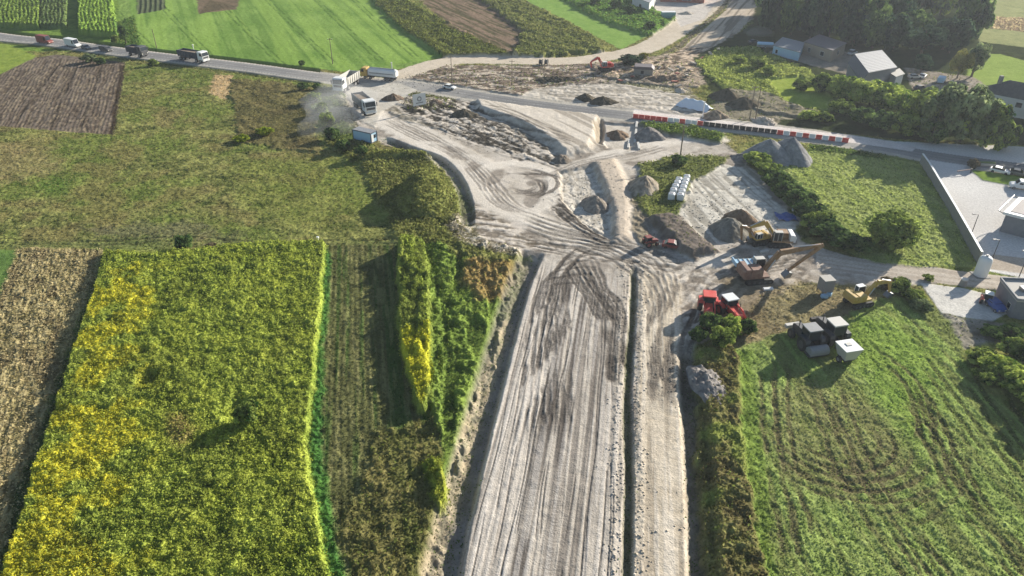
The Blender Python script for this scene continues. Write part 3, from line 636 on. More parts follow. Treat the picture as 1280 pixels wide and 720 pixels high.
def scatter(zid, parent, n, smin, smax, hmin, hmax, tint=None, sel=None, up=.3, bright=1.15):
    v = np.nonzero((ZID == zid) & (np.abs(PX - 640) < 760) & (PY > -40) & (PY < 800))[0]
    if sel is not None: v = v[sel(v)]
    j = v // NX
    area = (wid[j] * (u[600] - u[599])) * np.gradient(ys)[j]
    near = 1.0 / (Y[v] + 20)
    p = area * near; p = p / p.sum()
    k = RNG.choice(v, size=n, p=p)
    cell = np.sqrt(area.mean())
    x = X[k] + RNG.normal(size=n) * .25; y = Y[k] + RNG.normal(size=n) * .25
    z = gzv(x, y)[0] + RNG.uniform(hmin, hmax, n)
    lod = 1 + np.clip((Y[k] - 90) / 160, 0, 2.2)
    c = C[k] * bright * (.6 + .8 * RNG.random(n))[:, None]
    if tint is not None:
        m = RNG.random(n) < tint[1]; c[m] = s2l(tint[0]) * KV * (.8 + .5 * RNG.random(m.sum()))[:, None]
    V, F, cc = cards(np.stack([x, y, z], 1), RNG.uniform(smin, smax, n) * lod, c, up)
    me = quads_mesh('foliage', V, F, False, np.clip(cc, 0, 1)); o = link('foliage', me, LEAF, parent); return o
def zobj(n): return bpy.data.objects[n]
scatter(z_gold, zobj('goldenrod_stand'), 110000, .2, .42, -.05, .35, ((176, 186, 84), .3))
scatter(z_crop, zobj('tall_crop_stand'), 11000, .2, .45, -.05, .35, None)
scatter(z_weed, zobj('tall_weeds'), 70000, .2, .5, -.05, .4, ((128, 140, 70), .15))
scatter(z_corn, zobj('corn_stand'), 16000, .3, .6, -.1, .4, None)
tf = link('grass_tufts', quads_mesh('grass_tufts', np.zeros((4, 3)) + np.array([[0, 60, -3], [.1, 60, -3], [.1, 60.1, -3], [0, 60.1, -3]]), [[0, 1, 2, 3]], False, np.full((4, 3), .05)), LEAF)
tag(tf, 'loose grass tufts scattered over meadow, mown field and verges', 'grass', kind='stuff')
scatter(z_meadow, tf, 60000, .16, .4, 0, .12, ((150, 142, 92), .25))
scatter(z_mown, tf, 30000, .16, .34, 0, .14, ((150, 170, 90), .2))
scatter(z_dry, tf, 16000, .2, .5, 0, .25, ((206, 190, 146), .4))
scatter(z_rub, tf, 2500, .2, .45, 0, .2, ((110, 120, 66), .8))
scatter(z_ditch, tf, 2600, .15, .35, 0, .25, ((96, 116, 60), 1.0))
scatter(z_mound, tf, 14000, .25, .6, 0, .5, ((140, 140, 84), .25))
scatter(z_tri, tf, 12000, .2, .4, 0, .12, None)
scatter(z_strip, tf, 12000, .16, .32, 0, .15, None)

def crown_cards(rng, h, r, z0, nclump, per, leaf, c_lo, c_hi, flat=1.0, gap=.0, droop=0):
    cz = (h + z0) / 2; hz = (h - z0) / 2
    D = rng.normal(size=(nclump, 3)); D /= np.linalg.norm(D, axis=1)[:, None]
    rad = rng.uniform(.25, 1, nclump) ** .45 * (.75 + .3 * rng.random(nclump))
    CC = D * rad[:, None] * np.array([r * .85, r * .85, hz * .85]); CC[:, 2] += cz
    cr = rng.uniform(.14, .32, nclump) * min(r, hz) * 1.1
    P = []; Cs = []; Ns = []; S = []
    for i in range(nclump):
        d = rng.normal(size=(per, 3)); d /= np.linalg.norm(d, axis=1)[:, None]
        q = rng.uniform(.35, 1.0, per) ** .4
        pts = CC[i] + d * (q * cr[i])[:, None]
        if droop: pts[:, 2] -= droop * rng.random(per) * cr[i]
        t = np.clip(rng.normal(.45, .36) + rng.normal(0, .25, per), -.3, 1.4)[:, None]
        P.append(pts); Ns.append(d); Cs.append(np.clip(s2l(c_lo) * KV * 1.12 * (1 - t) + s2l(c_hi) * KV * 1.12 * t, .012, 1)); S.append(rng.uniform(.7, 1.3, per) * leaf)
    return np.concatenate(P), np.concatenate(S), np.concatenate(Cs), np.concatenate(Ns), CC
def tube(V, F, p, q, r0, r1, n=6):
    p = np.array(p, float); q = np.array(q, float); d = q - p; L = np.linalg.norm(d); d /= L + 1e-9
    a = np.cross(d, [0, 0, 1.0] if abs(d[2]) < .9 else [1.0, 0, 0]); a /= np.linalg.norm(a); b = np.cross(d, a); k = len(V)
    for c, r in ((p, r0), (q, r1)):
        for i in range(n):
            t = 2 * math.pi * i / n; V.append(tuple(c + r * (a * math.cos(t) + b * math.sin(t))))
    for i in range(n): F.append((k + i, k + (i + 1) % n, k + n + (i + 1) % n, k + n + i))
KINDS = {'dark': ((62, 88, 52), (126, 150, 84)), 'mid': ((90, 110, 54), (172, 188, 98)), 'bright': ((112, 136, 58), (206, 218, 116)),
         'grey': ((104, 120, 82), (170, 182, 130)), 'yellow': ((120, 120, 56), (176, 172, 92)), 'lime': ((110, 128, 34), (176, 186, 58)), 'dry': ((96, 88, 66), (150, 138, 110)), 'deep': ((46, 68, 54), (84, 108, 78))}
PROTO = {}
def tree(px, py, h, r, kind, label, cat='tree', group=None, z0=None, low=False, name=None, world=None, ball=False):
    bucket = (kind, 'bush' if low else ('tall' if h > 2.6 * r else 'round'), random.randint(0, 1))
    if ball: bucket = ('ball',)
    if bucket not in PROTO:
        rng = np.random.default_rng(len(PROTO) * 13 + 5)
        lo, hi = KINDS[kind]
        if ball: H, Rr, zz, nc, per, leaf = 1.0, .5, .0, 170, 110, .06
        elif low: H, Rr, zz, nc, per, leaf = 1.0, .62, .0, 64, 95, .088
        elif bucket[1] == 'tall': H, Rr, zz, nc, per, leaf = 1.0, .3, .10, 80, 130, .036
        else: H, Rr, zz, nc, per, leaf = 1.0, .5, .18, 52, 120, .052
        P, S, Cs, Ns, CC = crown_cards(rng, H, Rr, zz, nc, per, leaf, lo, hi)
        V, F, cc = cards(P, S, Cs, .1, rng, 1.5, Ns)
        crown = quads_mesh('crown', V, F, False, cc); crown.materials.append(LEAF)
        tv, tfc = [], []
        tube(tv, tfc, (0, 0, -.04), (0.01, 0, .35 * H), .030, .022, 8); tube(tv, tfc, (0.01, 0, .35 * H), (0, .02, .8 * H), .022, .007, 8)
        for c in CC[:9]: tube(tv, tfc, (0, 0, min(.3 * H, c[2] * .6)), tuple(c), .010, .003, 5)
        trunk = quads_mesh('trunk', tv, tfc); trunk.materials.append(BARK)
        PROTO[bucket] = (crown, trunk, Rr)
    crown, trunk, Rr = PROTO[bucket]
    x, y, z = G(px, py) if world is None else (world[0], world[1], gz(*world))
    e = bpy.data.objects.new(name or ('tree' if cat == 'tree' else 'bush'), None); COL.objects.link(e)
    e.location = (x, y, z - .05); e.rotation_euler = (0, 0, random.uniform(0, 6.28))
    s = r / Rr; e.scale = (s, s * random.uniform(.9, 1.1), h)
    tag(e, label, cat, group)
    link('crown', crown, None, e); link('trunk', trunk, None, e)
    return e
def ordn(i):
    if i > 15: k = i + 1; return f'{k}' + ({1: 'st', 2: 'nd', 3: 'rd'}.get(k % 10, 'th') if k not in (11, 12, 13) else 'th')
    return ['first', 'second', 'third', 'fourth', 'fifth', 'sixth', 'seventh', 'eighth', 'ninth', 'tenth', 'eleventh', 'twelfth', 'thirteenth', 'fourteenth', 'fifteenth', 'sixteenth'][i]
# woodland behind the houses, three rows
xs = [962, 988, 1012, 1036, 1062, 1086, 1112, 1208]
for i, x_ in enumerate(xs): tree(x_, 46 + (i % 3) * 4 - (6 if i < 3 else 0), random.uniform(18, 22), random.uniform(6.5, 8), ['deep', 'dark'][i % 2], f'tall dark tree, {ordn(i)} from the left in the front row of the wood', group='trees in the wood behind the houses', low=True)
for i in range(10): tree(960 + i * 27 + random.uniform(-4, 4), 20 + random.uniform(-4, 4), random.uniform(20, 26), random.uniform(7, 9), ['dark', 'deep', 'mid'][i % 3], f'tall woodland tree, {ordn(i)} from the left in the middle row of the wood', group='trees in the wood behind the houses', low=True)
for i in range(9): tree(975 + i * 29 + random.uniform(-4, 4), -12 + random.uniform(-4, 4), random.uniform(20, 26), random.uniform(7, 9), ['dark', 'mid', 'deep'][i % 3], f'woodland tree, {ordn(i)} from the left in the rear row of the wood', group='trees in the wood behind the houses', low=True)
for i, (a_, b_, h_, r_) in enumerate([(1066,58,13,7),(1090,60,14,7),(1116,64,14,7),(1136,58,15,8),(1186,66,14,7),(1040,40,17,8),(1010,44,16,7)]): tree(a_, b_, h_, r_, ['deep','dark'][i % 2], f'dark leafy tree, {ordn(i)} of seven filling the gap behind the roofs', group='trees in the wood behind the houses', low=True)
tree(1150, 72, 12, 9, 'deep', 'very large round dark tree behind the grey gabled house')
tree(1178, 62, 11, 7.5, 'deep', 'large round dark tree right of the largest round tree')
tree(1150, 92, 7, 4, 'deep', 'compact dark round tree right of the grey gabled house')
tree(1196, 98, 10, 4.2, 'yellow', 'thin yellowish tree beside the junk yard')
tree(1214, 96, 12, 3.8, 'grey', 'loose grey-green tree beside the yellowish tree')
tree(1206, 42, 15, 5, 'mid', 'tall leafy tree at the right end of the wood')
tree(1098, 92, 4.5, 1.6, 'deep', 'small dark conifer in front of the bright grey roof')
fr = [(1027,112,6,3.4,'mid'),(1050,122,7,3.8,'bright'),(1068,126,7,4,'bright'),(1086,132,7.5,4.4,'bright'),(1106,134,7.5,4.4,'bright'),(1124,142,7,4.2,'bright'),(1052,142,4,3,'mid'),(1078,154,4.5,3.2,'dark'),(1104,162,5,3.4,'dark'),(1132,168,6,3.8,'mid'),(1150,166,12,4.6,'mid'),(1172,172,15,5.2,'grey'),(1200,177,15.5,5.4,'grey'),(1226,181,12,4.4,'mid'),(1248,187,8,3.2,'mid'),(1162,178,6,3,'dark')]
for i, (a, b, h, r, k) in enumerate(fr): tree(a, b, h * 1.05, r * 1.4, k, f'leafy {dict(mid="green",bright="bright green",dark="dark green",grey="grey-green")[k]} tree, {ordn(i)} along the belt between road and houses', group='trees between the main road and the houses', low=True)
bs = [(925,78,2.4),(946,84,3),(962,92,2.4),(1000,112,2.8),(1012,150,2.6),(1030,152,2.4)]
for i, (a, b, r) in enumerate(bs): tree(a, b, r * 1.2, r * 1.25, ['bright', 'mid'][i % 2], f'rounded bush, {ordn(i)} from the left in the rough grass below the pale shed', 'bush', 'bushes in the rough grass above the barriers', low=True)
hd = [(944,206,3.0,'bright'),(958,218,3,'mid'),(972,232,3.2,'dark'),(984,246,3.2,'dark'),(998,258,3.4,'dark'),(1010,272,3.2,'dark'),(1022,284,3.2,'mid'),(1034,296,3.2,'dark'),(1052,306,3,'dark'),(1070,312,2.8,'dark')]
for i, (a, b, r, k) in enumerate(hd): tree(a, b, r * 1.15, r * 1.25, k, f'dark hedge bush, {ordn(i)} from the top along the triangular grass plot', 'bush', 'hedge along the triangular plot', low=True)
tree(1110, 308, 7.6, 5.2, 'mid', 'big round solitary bush in the triangular grass plot', 'bush', low=True, ball=True)
tree(158, 55, 8, 2.4, 'dark', 'narrow dark tree beside the road by the corn')
for i, (a, b, h, r, k) in enumerate([(112,78,3.2,3,'grey'),(126,80,2.6,2.4,'dark'),(192,82,2.6,2,'mid'),(146,57,3,2,'mid')]): tree(a, b, h, r, k, f'roadside shrub, {ordn(i)} of four beside the queue of vehicles', 'bush', 'shrubs by the queue', low=True)
for i, (a, b, h, r, k) in enumerate([(380,112,2.4,2.2,'dark'),(392,128,3.2,2.6,'mid'),(404,142,3.6,2.6,'mid'),(410,158,4,2.6,'mid'),(416,174,3.6,2.6,'dark'),(428,188,3,2.4,'dark'),(452,196,2.2,2,'dark'),(396,112,2.2,1.8,'dark')]): tree(a, b, h, r, k, f'roadside bush, {ordn(i)} from the top beside the dusty junction', 'bush', 'bushes beside the dusty junction', low=True)
tree(331, 168, 2.0, 3.0, 'lime', 'larger lime-yellow shrub in the meadow', 'bush', low=True)
tree(302, 176, 1.5, 2.6, 'lime', 'smaller lime-yellow shrub left of the larger one', 'bush', low=True)
tree(231, 312, 3.4, 2.2, 'dark', 'dark solitary bush by the meadow track', 'bush', low=True)
tree(263, 313, 1.6, 1.7, 'dry', 'withered grey-brown bush right of the dark meadow bush', 'bush', low=True)
tree(312, 528, 3.2, 2.0, 'mid', 'lone small tree standing in the goldenrod', low=True)
for i, (a, b, h, r, k) in enumerate([(888,412,3.2,2.4,'dark'),(914,420,4.2,2.2,'bright'),(900,432,3,2.2,'mid'),(932,416,3,1.8,'dark'),(872,424,2.2,1.8,'dark')]): tree(a, b, h, r, k, f'young tree or shrub, {ordn(i)} of five in front of the red tractors', 'bush', 'shrubs in front of the red tractors', low=True)
for i, (a, b, h, r, k) in enumerate([(1124,362,2.2,2.6,'mid'),(1140,374,2,2.4,'mid'),(1150,386,1.8,2.2,'grey'),(1108,358,1.8,2,'dry'),(1160,350,1.2,1.2,'mid')]): tree(a, b, h, r, k, f'low overgrown shrub, {ordn(i)} of five between the small excavator and the slab', 'bush', 'shrubs beside the pale slab', low=True)
for i, (a, b, h, r, k) in enumerate([(a_, b_, h_ * .78, r_ * .9, k_) for a_, b_, h_, r_, k_ in [(1226,452,3,3,'mid'),(1250,466,4,3.8,'bright'),(1276,448,4.6,4,'mid'),(1272,490,4.6,4.2,'bright'),(1300,520,4.6,4.2,'mid'),(1240,420,2.4,2.6,'dark'),(1262,420,2.6,2.6,'dark'),(1232,476,2.6,2.4,'mid'),(1310,470,4,4,'mid')]]): tree(a, b, h, r, k, f'broad bush, {ordn(i)} of the thicket below the grey container building', 'bush', 'thicket below the grey container building', low=True)
for i, (a, b, h, r) in enumerate([(744,4,5,3.5),(770,10,4.5,3.4),(788,16,4,3),(756,-8,6,4),(784,-6,6,4),(812,34,3,2.6)]): tree(a, b, h, r, 'dark', f'dark hedgerow tree, {ordn(i)} of six beside the top yard', group='hedgerow trees by the top yard', low=True)
tree(848, 206, 2.6, 2.6, 'dark', 'dark bush at the foot of the pole in the green island', 'bush', low=True)
tree(787, 80, 3.6, 4.4, 'deep', 'dark domed bush beside the red machine at the top junction', 'bush', low=True)
tree(804, 74, 2.4, 2.2, 'yellow', 'small yellowish bush behind the dark domed bush', 'bush', low=True)
tree(1216, 210, 2.4, 1.6, 'dry', 'withered shrub at the tip of the yard island', 'bush', low=True)
tree(378, 82, 2, 1.4, 'dark', 'small shrub at the foot of the field pole', 'bush', low=True)
# trees outside the frame on the right whose shade reaches the yard
for i, (a, b, h, r) in enumerate([(1330,188,13,5.5),(1375,214,12,5),(1300,170,12,5)]): tree(a, b, h, r, 'mid', f'tall tree {ordn(i)} of three at the right edge beyond the yard', group='trees beyond the yard')
# ---------------------------------------------------------------- hard-surface builder
class MB:
    def __init__(s): s.v = []; s.f = []
    def hexa(s, pts):
        k = len(s.v); s.v += [tuple(p) for p in pts]
        s.f += [(k, k+3, k+2, k+1), (k+4, k+5, k+6, k+7), (k, k+1, k+5, k+4), (k+1, k+2, k+6, k+5), (k+2, k+3, k+7, k+6), (k+3, k, k+4, k+7)]; return s
    def box(s, x0, x1, y0, y1, z0, z1, tx=0, ty=0):
        return s.hexa([(x0,y0,z0),(x1,y0,z0),(x1,y1,z0),(x0,y1,z0),(x0+tx,y0+ty,z1),(x1-tx,y0+ty,z1),(x1-tx,y1-ty,z1),(x0+tx,y1-ty,z1)])
    def cyl(s, p, q, r0, r1=None, n=14, caps=True):
        r1 = r0 if r1 is None else r1; k = len(s.v); F = []; tube(s.v, F, p, q, r0, r1, n); s.f += F
        if caps: s.f += [tuple(range(k, k+n))[::-1], tuple(range(k+n, k+2*n))]
        return s
    def prism(s, prof, y0, y1, ax='y', inset=0.0):
        """profile in the x-z plane (list of (x,z)) extruded along y"""
        k = len(s.v); n = len(prof)
        s.v += [(x, y0, z) for x, z in prof] + [(x, y1, z) for x, z in prof]
        s.f += [tuple(range(k, k+n)), tuple(range(k+n, k+2*n))[::-1]]
        s.f += [(k+i, k+n+i, k+n+(i+1)%n, k+(i+1)%n) for i in range(n)]; return s
    def beam(s, p, q, w0, h0, w1=None, h1=None):
        w1 = w0 if w1 is None else w1; h1 = h0 if h1 is None else h1
        p = np.array(p, float); q = np.array(q, float); d = q - p; d /= np.linalg.norm(d)
        a = np.cross(d, [0, 0, 1.0]); 
        if np.linalg.norm(a) < 1e-3: a = np.array([1.0, 0, 0])
        a /= np.linalg.norm(a); b = np.cross(a, d)
        r = []
        for c, w, h in ((p, w0, h0), (q, w1, h1)): r += [c - a*w/2 - b*h/2, c + a*w/2 - b*h/2, c + a*w/2 + b*h/2, c - a*w/2 + b*h/2]
        return s.hexa(r)
    def build(s, name, m, parent=None, bevel=0.0, smooth=False):
        me = bpy.data.meshes.new(name); me.from_pydata(s.v, [], s.f); me.validate()
        import bmesh
        b = bmesh.new(); b.from_mesh(me); bmesh.ops.recalc_face_normals(b, faces=b.faces)
        if bevel > 0: bmesh.ops.bevel(b, geom=list(b.edges), offset=bevel, segments=1, affect='EDGES', clamp_overlap=True)
        b.to_mesh(me); b.free()
        if smooth:
            for p in me.polygons: p.use_smooth = True
        return link(name, me, m, parent)
def root(name, label, cat, px=None, py=None, face=None, group=None, loc=None, dz=0.0, yaw=None):
    e = bpy.data.objects.new(name, None); COL.objects.link(e); tag(e, label, cat, group)
    if loc is None: loc = G(px, py, dz)
    e.location = loc
    if face is not None:
        a = U(*face[0]); b = U(*face[1]); yaw = math.atan2(b[1]-a[1], b[0]-a[0])
    if yaw is not None: e.rotation_euler = (0, 0, yaw)
    return e
def copy_tree(o, parent=None):
    c = o.copy(); COL.objects.link(c); c.parent = parent
    for ch in o.children: copy_tree(ch, c)
    return c
M = dict(
 white=mat('white_paint', (222,224,222), .5, var=.16), offwhite=mat('offwhite_paint', (206,204,196), .6, var=.3), grey=mat('grey_paint', (128,130,132), .5), dgrey=mat('dark_grey_paint', (62,64,68), .55),
 black=mat('black_rubber', (34,34,36), .85), glass=mat('window_glass', (34,42,50), .12, var=.02), steel=mat('steel', (120,122,124), .35, .6), yellow=mat('yellow_paint', (204,166,64), .55, var=.3),
 orange=mat('orange_paint', (156,112,62), .65, var=.34), rust=mat('rusty_brown_paint', (134,92,74), .75, var=.32), red=mat('red_paint', (212,54,40), .5, var=.2), dred=mat('dark_red_paint', (128,52,46), .6), navy=mat('dark_blue_paint', (44,54,72), .5),
 blue=mat('blue_paint', (40,80,150), .5), lblue=mat('light_blue_panel', (150,184,206), .5, var=.06), conc=mat('concrete', (176,172,164), .9), dconc=mat('weathered_concrete', (136,134,128), .9, var=.2), soil=mat('loose_soil', (122,104,84), .95, var=.2),
 rim=mat('wheel_rim', (150,150,150), .5, .3), chrome=mat('bare_metal', (180,180,182), .3, .7), lamp=mat('lamp_glass', (220,216,200), .2), tail=mat('tail_lamp_red', (150,30,26), .3), wood=mat('weathered_wood', (110,98,82), .9), brownroof=mat('brown_roof_sheet', (92,84,88), .7), greyroof=mat('pale_grey_roof', (128,132,138), .8, var=.2),
 slate_and_shade=mat('slate_and_shaded_roof', (70,74,84), .7), render_=mat('pale_wall_render', (206,206,202), .9), tan=mat('tan_wall_render', (150,136,118), .9), greywall=mat('grey_wall_cladding', (112,116,122), .8), brick=mat('red_brick', (150,84,66), .9, nscale=4), grav=mat('gravel', (140,134,126), .95, var=.25, nscale=3), debris=mat('rubble_pieces', (178,166,150), .95, var=.25))
def add_wheel(parent, x, y, r=.5, w=.32, rims=True):
    t = MB().cyl((x, y-w/2, r), (x, y+w/2, r), r, n=18).build('wheel', M['black'], parent)
    if rims: MB().cyl((x, y-w/2-.02, r), (x, y+w/2+.02, r), r*.55, n=12).build('rim', M['rim'], t)
    return t
def cab_truck(e, x0, L, W, H, z0, m, bumper=True):
    """forward-control lorry cab whose nose is at x0+L"""
    prof = [(x0, z0), (x0+L-.05, z0), (x0+L, z0+H*.45), (x0+L-.22, z0+H*.93), (x0+L-.5, z0+H), (x0, z0+H)]
    c = MB().prism(prof, -W/2, W/2).build('cab', m, e, .05)
    MB().hexa([(x0+L+.012,-W/2+.12,z0+H*.48),(x0+L+.012,W/2-.12,z0+H*.48),(x0+L-.08,W/2-.12,z0+H*.5),(x0+L-.08,-W/2+.12,z0+H*.5),
               (x0+L-.2,-W/2+.16,z0+H*.9),(x0+L-.2,W/2-.16,z0+H*.9),(x0+L-.3,W/2-.16,z0+H*.9),(x0+L-.3,-W/2+.16,z0+H*.9)]).build('windscreen', M['glass'], c)
    for s in (-1, 1):
        MB().box(x0+L*.45, x0+L*.88, s*W/2-.02, s*W/2+.02, z0+H*.5, z0+H*.85).build('side_window', M['glass'], c)
        MB().box(x0+L, x0+L+.05, s*W/2*.72-.16, s*W/2*.72+.16, z0+.1, z0+.32).build('headlight', M['lamp'], c)
        MB().box(x0+L-.1, x0+L+.06, s*(W/2+.16)-.09, s*(W/2+.16)+.09, z0+H*.5, z0+H*.82).build('mirror', M['dgrey'], c)
    MB().box(x0+L-.3, x0+L+.1, -W/2, W/2, z0-.35, z0+.02).build('bumper', m if bumper else M['dgrey'], e, .04)
    MB().box(x0+L, x0+L+.03, -W/2+.3, W/2-.3, z0+H*.18, z0+H*.4).build('grille', M['dgrey'], c)
def tipper(name, label, px, py, face, cabm, bodym, L=8.8, load=None, group=None, axles=4, S=1.2):
    e = root(name, label, 'lorry', px, py, face, group)
    W = 2.5; x0 = -L/2
    MB().box(x0+.2, L/2-.3, -.5, .5, .75, 1.05).build('chassis', M['dgrey'], e)
    cab_truck(e, L/2-2.1, 2.1, W, 2.3, .95, cabm)
    bl = L - 2.5; b = MB(); xb0, xb1 = x0, x0 + bl
    t = .1; h0, h1 = 1.15, 2.9
    b.box(xb0, xb1, -W/2+.1, W/2-.1, h0, h0+.12)
    for s in (-1, 1): b.hexa([(xb0,s*(W/2-.1)-.05,h0+.12),(xb1,s*(W/2-.1)-.05,h0+.12),(xb1,s*(W/2-.1)+.05,h0+.12),(xb0,s*(W/2-.1)+.05,h0+.12),(xb0-.15,s*W/2-.05,h1),(xb1,s*W/2-.05,h1),(xb1,s*W/2+.05,h1),(xb0-.15,s*W/2+.05,h1)])
    b.box(xb1-.08, xb1+.04, -W/2+.06, W/2-.06, h0+.12, h1+.2); b.box(xb0-.1, xb0, -W/2+.06, W/2-.06, h0+.12, h1-.1)
    for i in range(6):
        xx = xb0 + .4 + i * (bl-.8)/5
        for s in (-1, 1): b.box(xx-.06, xx+.06, s*(W/2+.05)-.05, s*(W/2+.05)+.05, h0+.15, h1-.03)
    b.build('tipper_body', bodym, e)
    if load: MB().hexa([(xb0+.05,-W/2+.12,1.4),(xb1-.1,-W/2+.12,1.4),(xb1-.1,W/2-.12,1.4),(xb0+.05,W/2-.12,1.4),(xb0+.3,-W/2+.3,2.55),(xb1-.5,-W/2+.35,2.75),(xb1-.5,W/2-.35,2.7),(xb0+.3,W/2-.3,2.5)]).build('load', M[load], e, .1)
    ax = [x0+.9, x0+2.25, L/2-3.0, L/2-1.2] if axles == 4 else [x0+1.2, L/2-1.2]
    for x in ax:
        for s in (-1, 1): add_wheel(e, x, s*1.02, .52, .4)
    for s in (-1, 1): MB().box(xb0-.16, xb0-.1, s*.95-.15, s*.95+.15, .95, 1.1).build('tail_lamp', M['tail'], e)
    e.scale = (S, S, S); return e
# queue on the main road
q1 = tipper('tipper_lorry', 'dark blue-grey tipper lorry with white cab in the road queue, farthest right', 243, 76, ((228,74),(262,80)), M['white'], M['navy'], 10.5, 'soil')
tipper('tipper_lorry', 'dusty white tipper lorry turning at the junction, body empty', 434, 110, ((448,100),(412,122)), M['white'], M['offwhite'], 8.6, S=1.4)
tipper('tipper_lorry', 'grey tipper lorry driving into the site in its dust cloud', 456, 138, ((443,122),(474,148)), M['white'], M['grey'], 8.8, 'soil', S=1.35)
q3 = tipper('tipper_lorry', 'small black tipper lorry in the queue between the white van and the long tipper', 173, 70, ((160,67),(190,72)), M['dgrey'], M['navy'], 6.6, 'soil', axles=2)
# tanker / bulk semi-trailer with yellow cab
e = root('bulk_lorry', 'yellow-cabbed lorry pulling a long white bulk trailer at the junction', 'lorry', 474, 99, ((500,101),(450,96)))
cab_truck(e, 3.9, 2.1, 2.5, 2.7, .95, M['yellow'])
MB().box(-6.5, 5.6, -.45, .45, .8, 1.05).build('chassis', M['dgrey'], e)
prof = [(-1.2,1.3),(1.2,1.3),(1.28,2.6),(1.05,3.25),(.5,3.6),(-.5,3.6),(-1.05,3.25),(-1.28,2.6)]
b = MB(); k = 0
for xx, sc in ((-6.7,.82),(-6.2,1),(3.0,1),(3.4,.85)): b.v += [(xx, y*sc, 2.4+(z-2.4)*sc) for y, z in prof]
for r_i in range(3): b.f += [(r_i*8+i, r_i*8+(i+1)%8, r_i*8+8+(i+1)%8, r_i*8+8+i) for i in range(8)]
b.f += [tuple(range(8))[::-1], tuple(range(24, 32))]; tr = b.build('trailer_body', M['white'], e)
MB().box(-6, 3, -.35, .35, 3.6, 3.72).build('roof_walkway', M['steel'], tr)
for s in (-1, 1): MB().box(-5.9, 2.8, s*1.29-.02, s*1.29+.02, 2.1, 2.35).build('side_stripe', M['grey'], tr)
for x in (-5.4, -4.1, -2.8, 2.6, 4.6):
    for s in (-1, 1): add_wheel(e, x, s*1.02, .52, .4)
for s in (-1, 1): MB().cyl((3.5, s*1.0, 1.0), (3.5, s*1.0, 3.4), .09).build('exhaust_pipe', M['chrome'], e)

def car(name, label, cat, px, py, face, m, L=4.4, W=1.8, H=1.45, kind='car', group=None):
    e = root(name, label, cat, px, py, face, group); h = L/2
    if kind == 'car':
        body = [(-h,.35),(h,.35),(h,.7),(h-.25,.85),(h*.42,.95),(-h*.9,1.0),(-h,.8)]
        MB().prism(body, -W/2, W/2).build('body', m, e, .06)
        g = [(-h*.82,.97),(h*.45,.93),(h*.12,H-.06),(-h*.55,H-.06)]
        MB().prism(g, -W/2+.1, W/2-.1).build('windows', M['glass'], e)
        MB().prism([(-h*.56,H-.08),(h*.13,H-.08),(h*.06,H),(-h*.5,H)], -W/2+.12, W/2-.12).build('roof', m, e)
    else:
        body = [(-h,.4),(h,.4),(h,.9),(h-.2,1.1),(h-1.15,1.35),(h-1.75,H),(-h+.1,H),(-h,H-.2)]
        MB().prism(body, -W/2, W/2).build('body', m, e, .07)
        MB().hexa([(h-1.1,-W/2+.12,1.36),(h-1.1,W/2-.12,1.36),(h-1.2,W/2-.12,1.36),(h-1.2,-W/2+.12,1.36),(h-1.66,-W/2+.18,H-.1),(h-1.66,W/2-.18,H-.1),(h-1.8,W/2-.18,H-.1),(h-1.8,-W/2+.18,H-.1)]).build('windscreen', M['glass'], e)
        for s in (-1, 1): MB().box(h-2.5, h-1.7, s*W/2-.015, s*W/2+.015, 1.3, H-.35).build('side_window', M['glass'], e)
    for x in (-h*.62, h*.64):
        for s in (-1, 1): add_wheel(e, x, s*(W/2-.08), .33, .22, kind != 'car')
    for s in (-1, 1):
        MB().box(h-.04, h+.03, s*W*.36-.14, s*W*.36+.14, .62, .8).build('headlight', M['lamp'], e)
        MB().box(-h-.03, -h+.04, s*W*.38-.1, s*W*.38+.1, .7, .92).build('tail_lamp', M['tail'], e)
    return e
car('box_van', 'dark red box van at the left end of the road queue', 'van', 57, 54, ((46,52),(70,55)), M['dred'], 6.6, 2.2, 3.0, 'van')
car('delivery_van', 'large white van in the road queue behind the dark red van', 'van', 92, 58, ((78,55),(104,60)), M['white'], 7.2, 2.2, 2.9, 'van')
car('parked_car', 'silver car in the queue just ahead of the large white van', 'car', 108, 61, ((98,58),(114,62)), M['steel'])
car('pickup_truck', 'dark green vehicle with pale patches half hidden by roadside shrubs', 'car', 133, 64, ((122,62),(142,66)), M['dgrey'], 5.2, 2.0, 1.9, 'van')
car('parked_car', 'small white car driving on the main road right of the billboard', 'car', 562, 111, ((554,109),(572,112)), M['white'])
car('parked_car', 'white off-road car parked between the brown house and the grey gabled house', 'car', 1065, 68, ((1060,70),(1072,66)), M['white'], 4.5, 1.9, 1.8)
car('parked_car', 'dark car with white roof parked beside the blue-covered trailer', 'car', 942, 54, ((934,54),(952,52)), M['dgrey'], 4.4)
car('parked_car', 'pale car at the far left of the junk yard', 'car', 1143, 98, ((1134,98),(1150,98)), M['offwhite'], group='cars dumped in the yard')
car('parked_car', 'silver car in the middle of the junk yard', 'car', 1153, 97, ((1150,100),(1158,92)), M['white'], group='cars dumped in the yard')
car('parked_car', 'pale green van at the right of the junk yard', 'van', 1176, 103, ((1172,108),(1180,98)), M['lblue'], 5, 2, 2.0, 'van')
car('parked_car', 'dark car at the front of the junk yard', 'car', 1150, 112, ((1140,112),(1158,110)), M['dgrey'])
car('parked_car', 'white car in the yard behind the grass island, leftmost of the three', 'car', 1249, 216, ((1242,214),(1256,217)), M['white'], group='cars in the yard')
car('parked_car', 'silver car in the yard behind the grass island, middle of the three', 'car', 1272, 219, ((1264,217),(1280,220)), M['steel'], group='cars in the yard')
car('delivery_van', 'white van in the yard below the grass island at the right edge', 'van', 1276, 236, ((1290,238),(1262,234)), M['white'], 5, 2, 2.1, 'van')

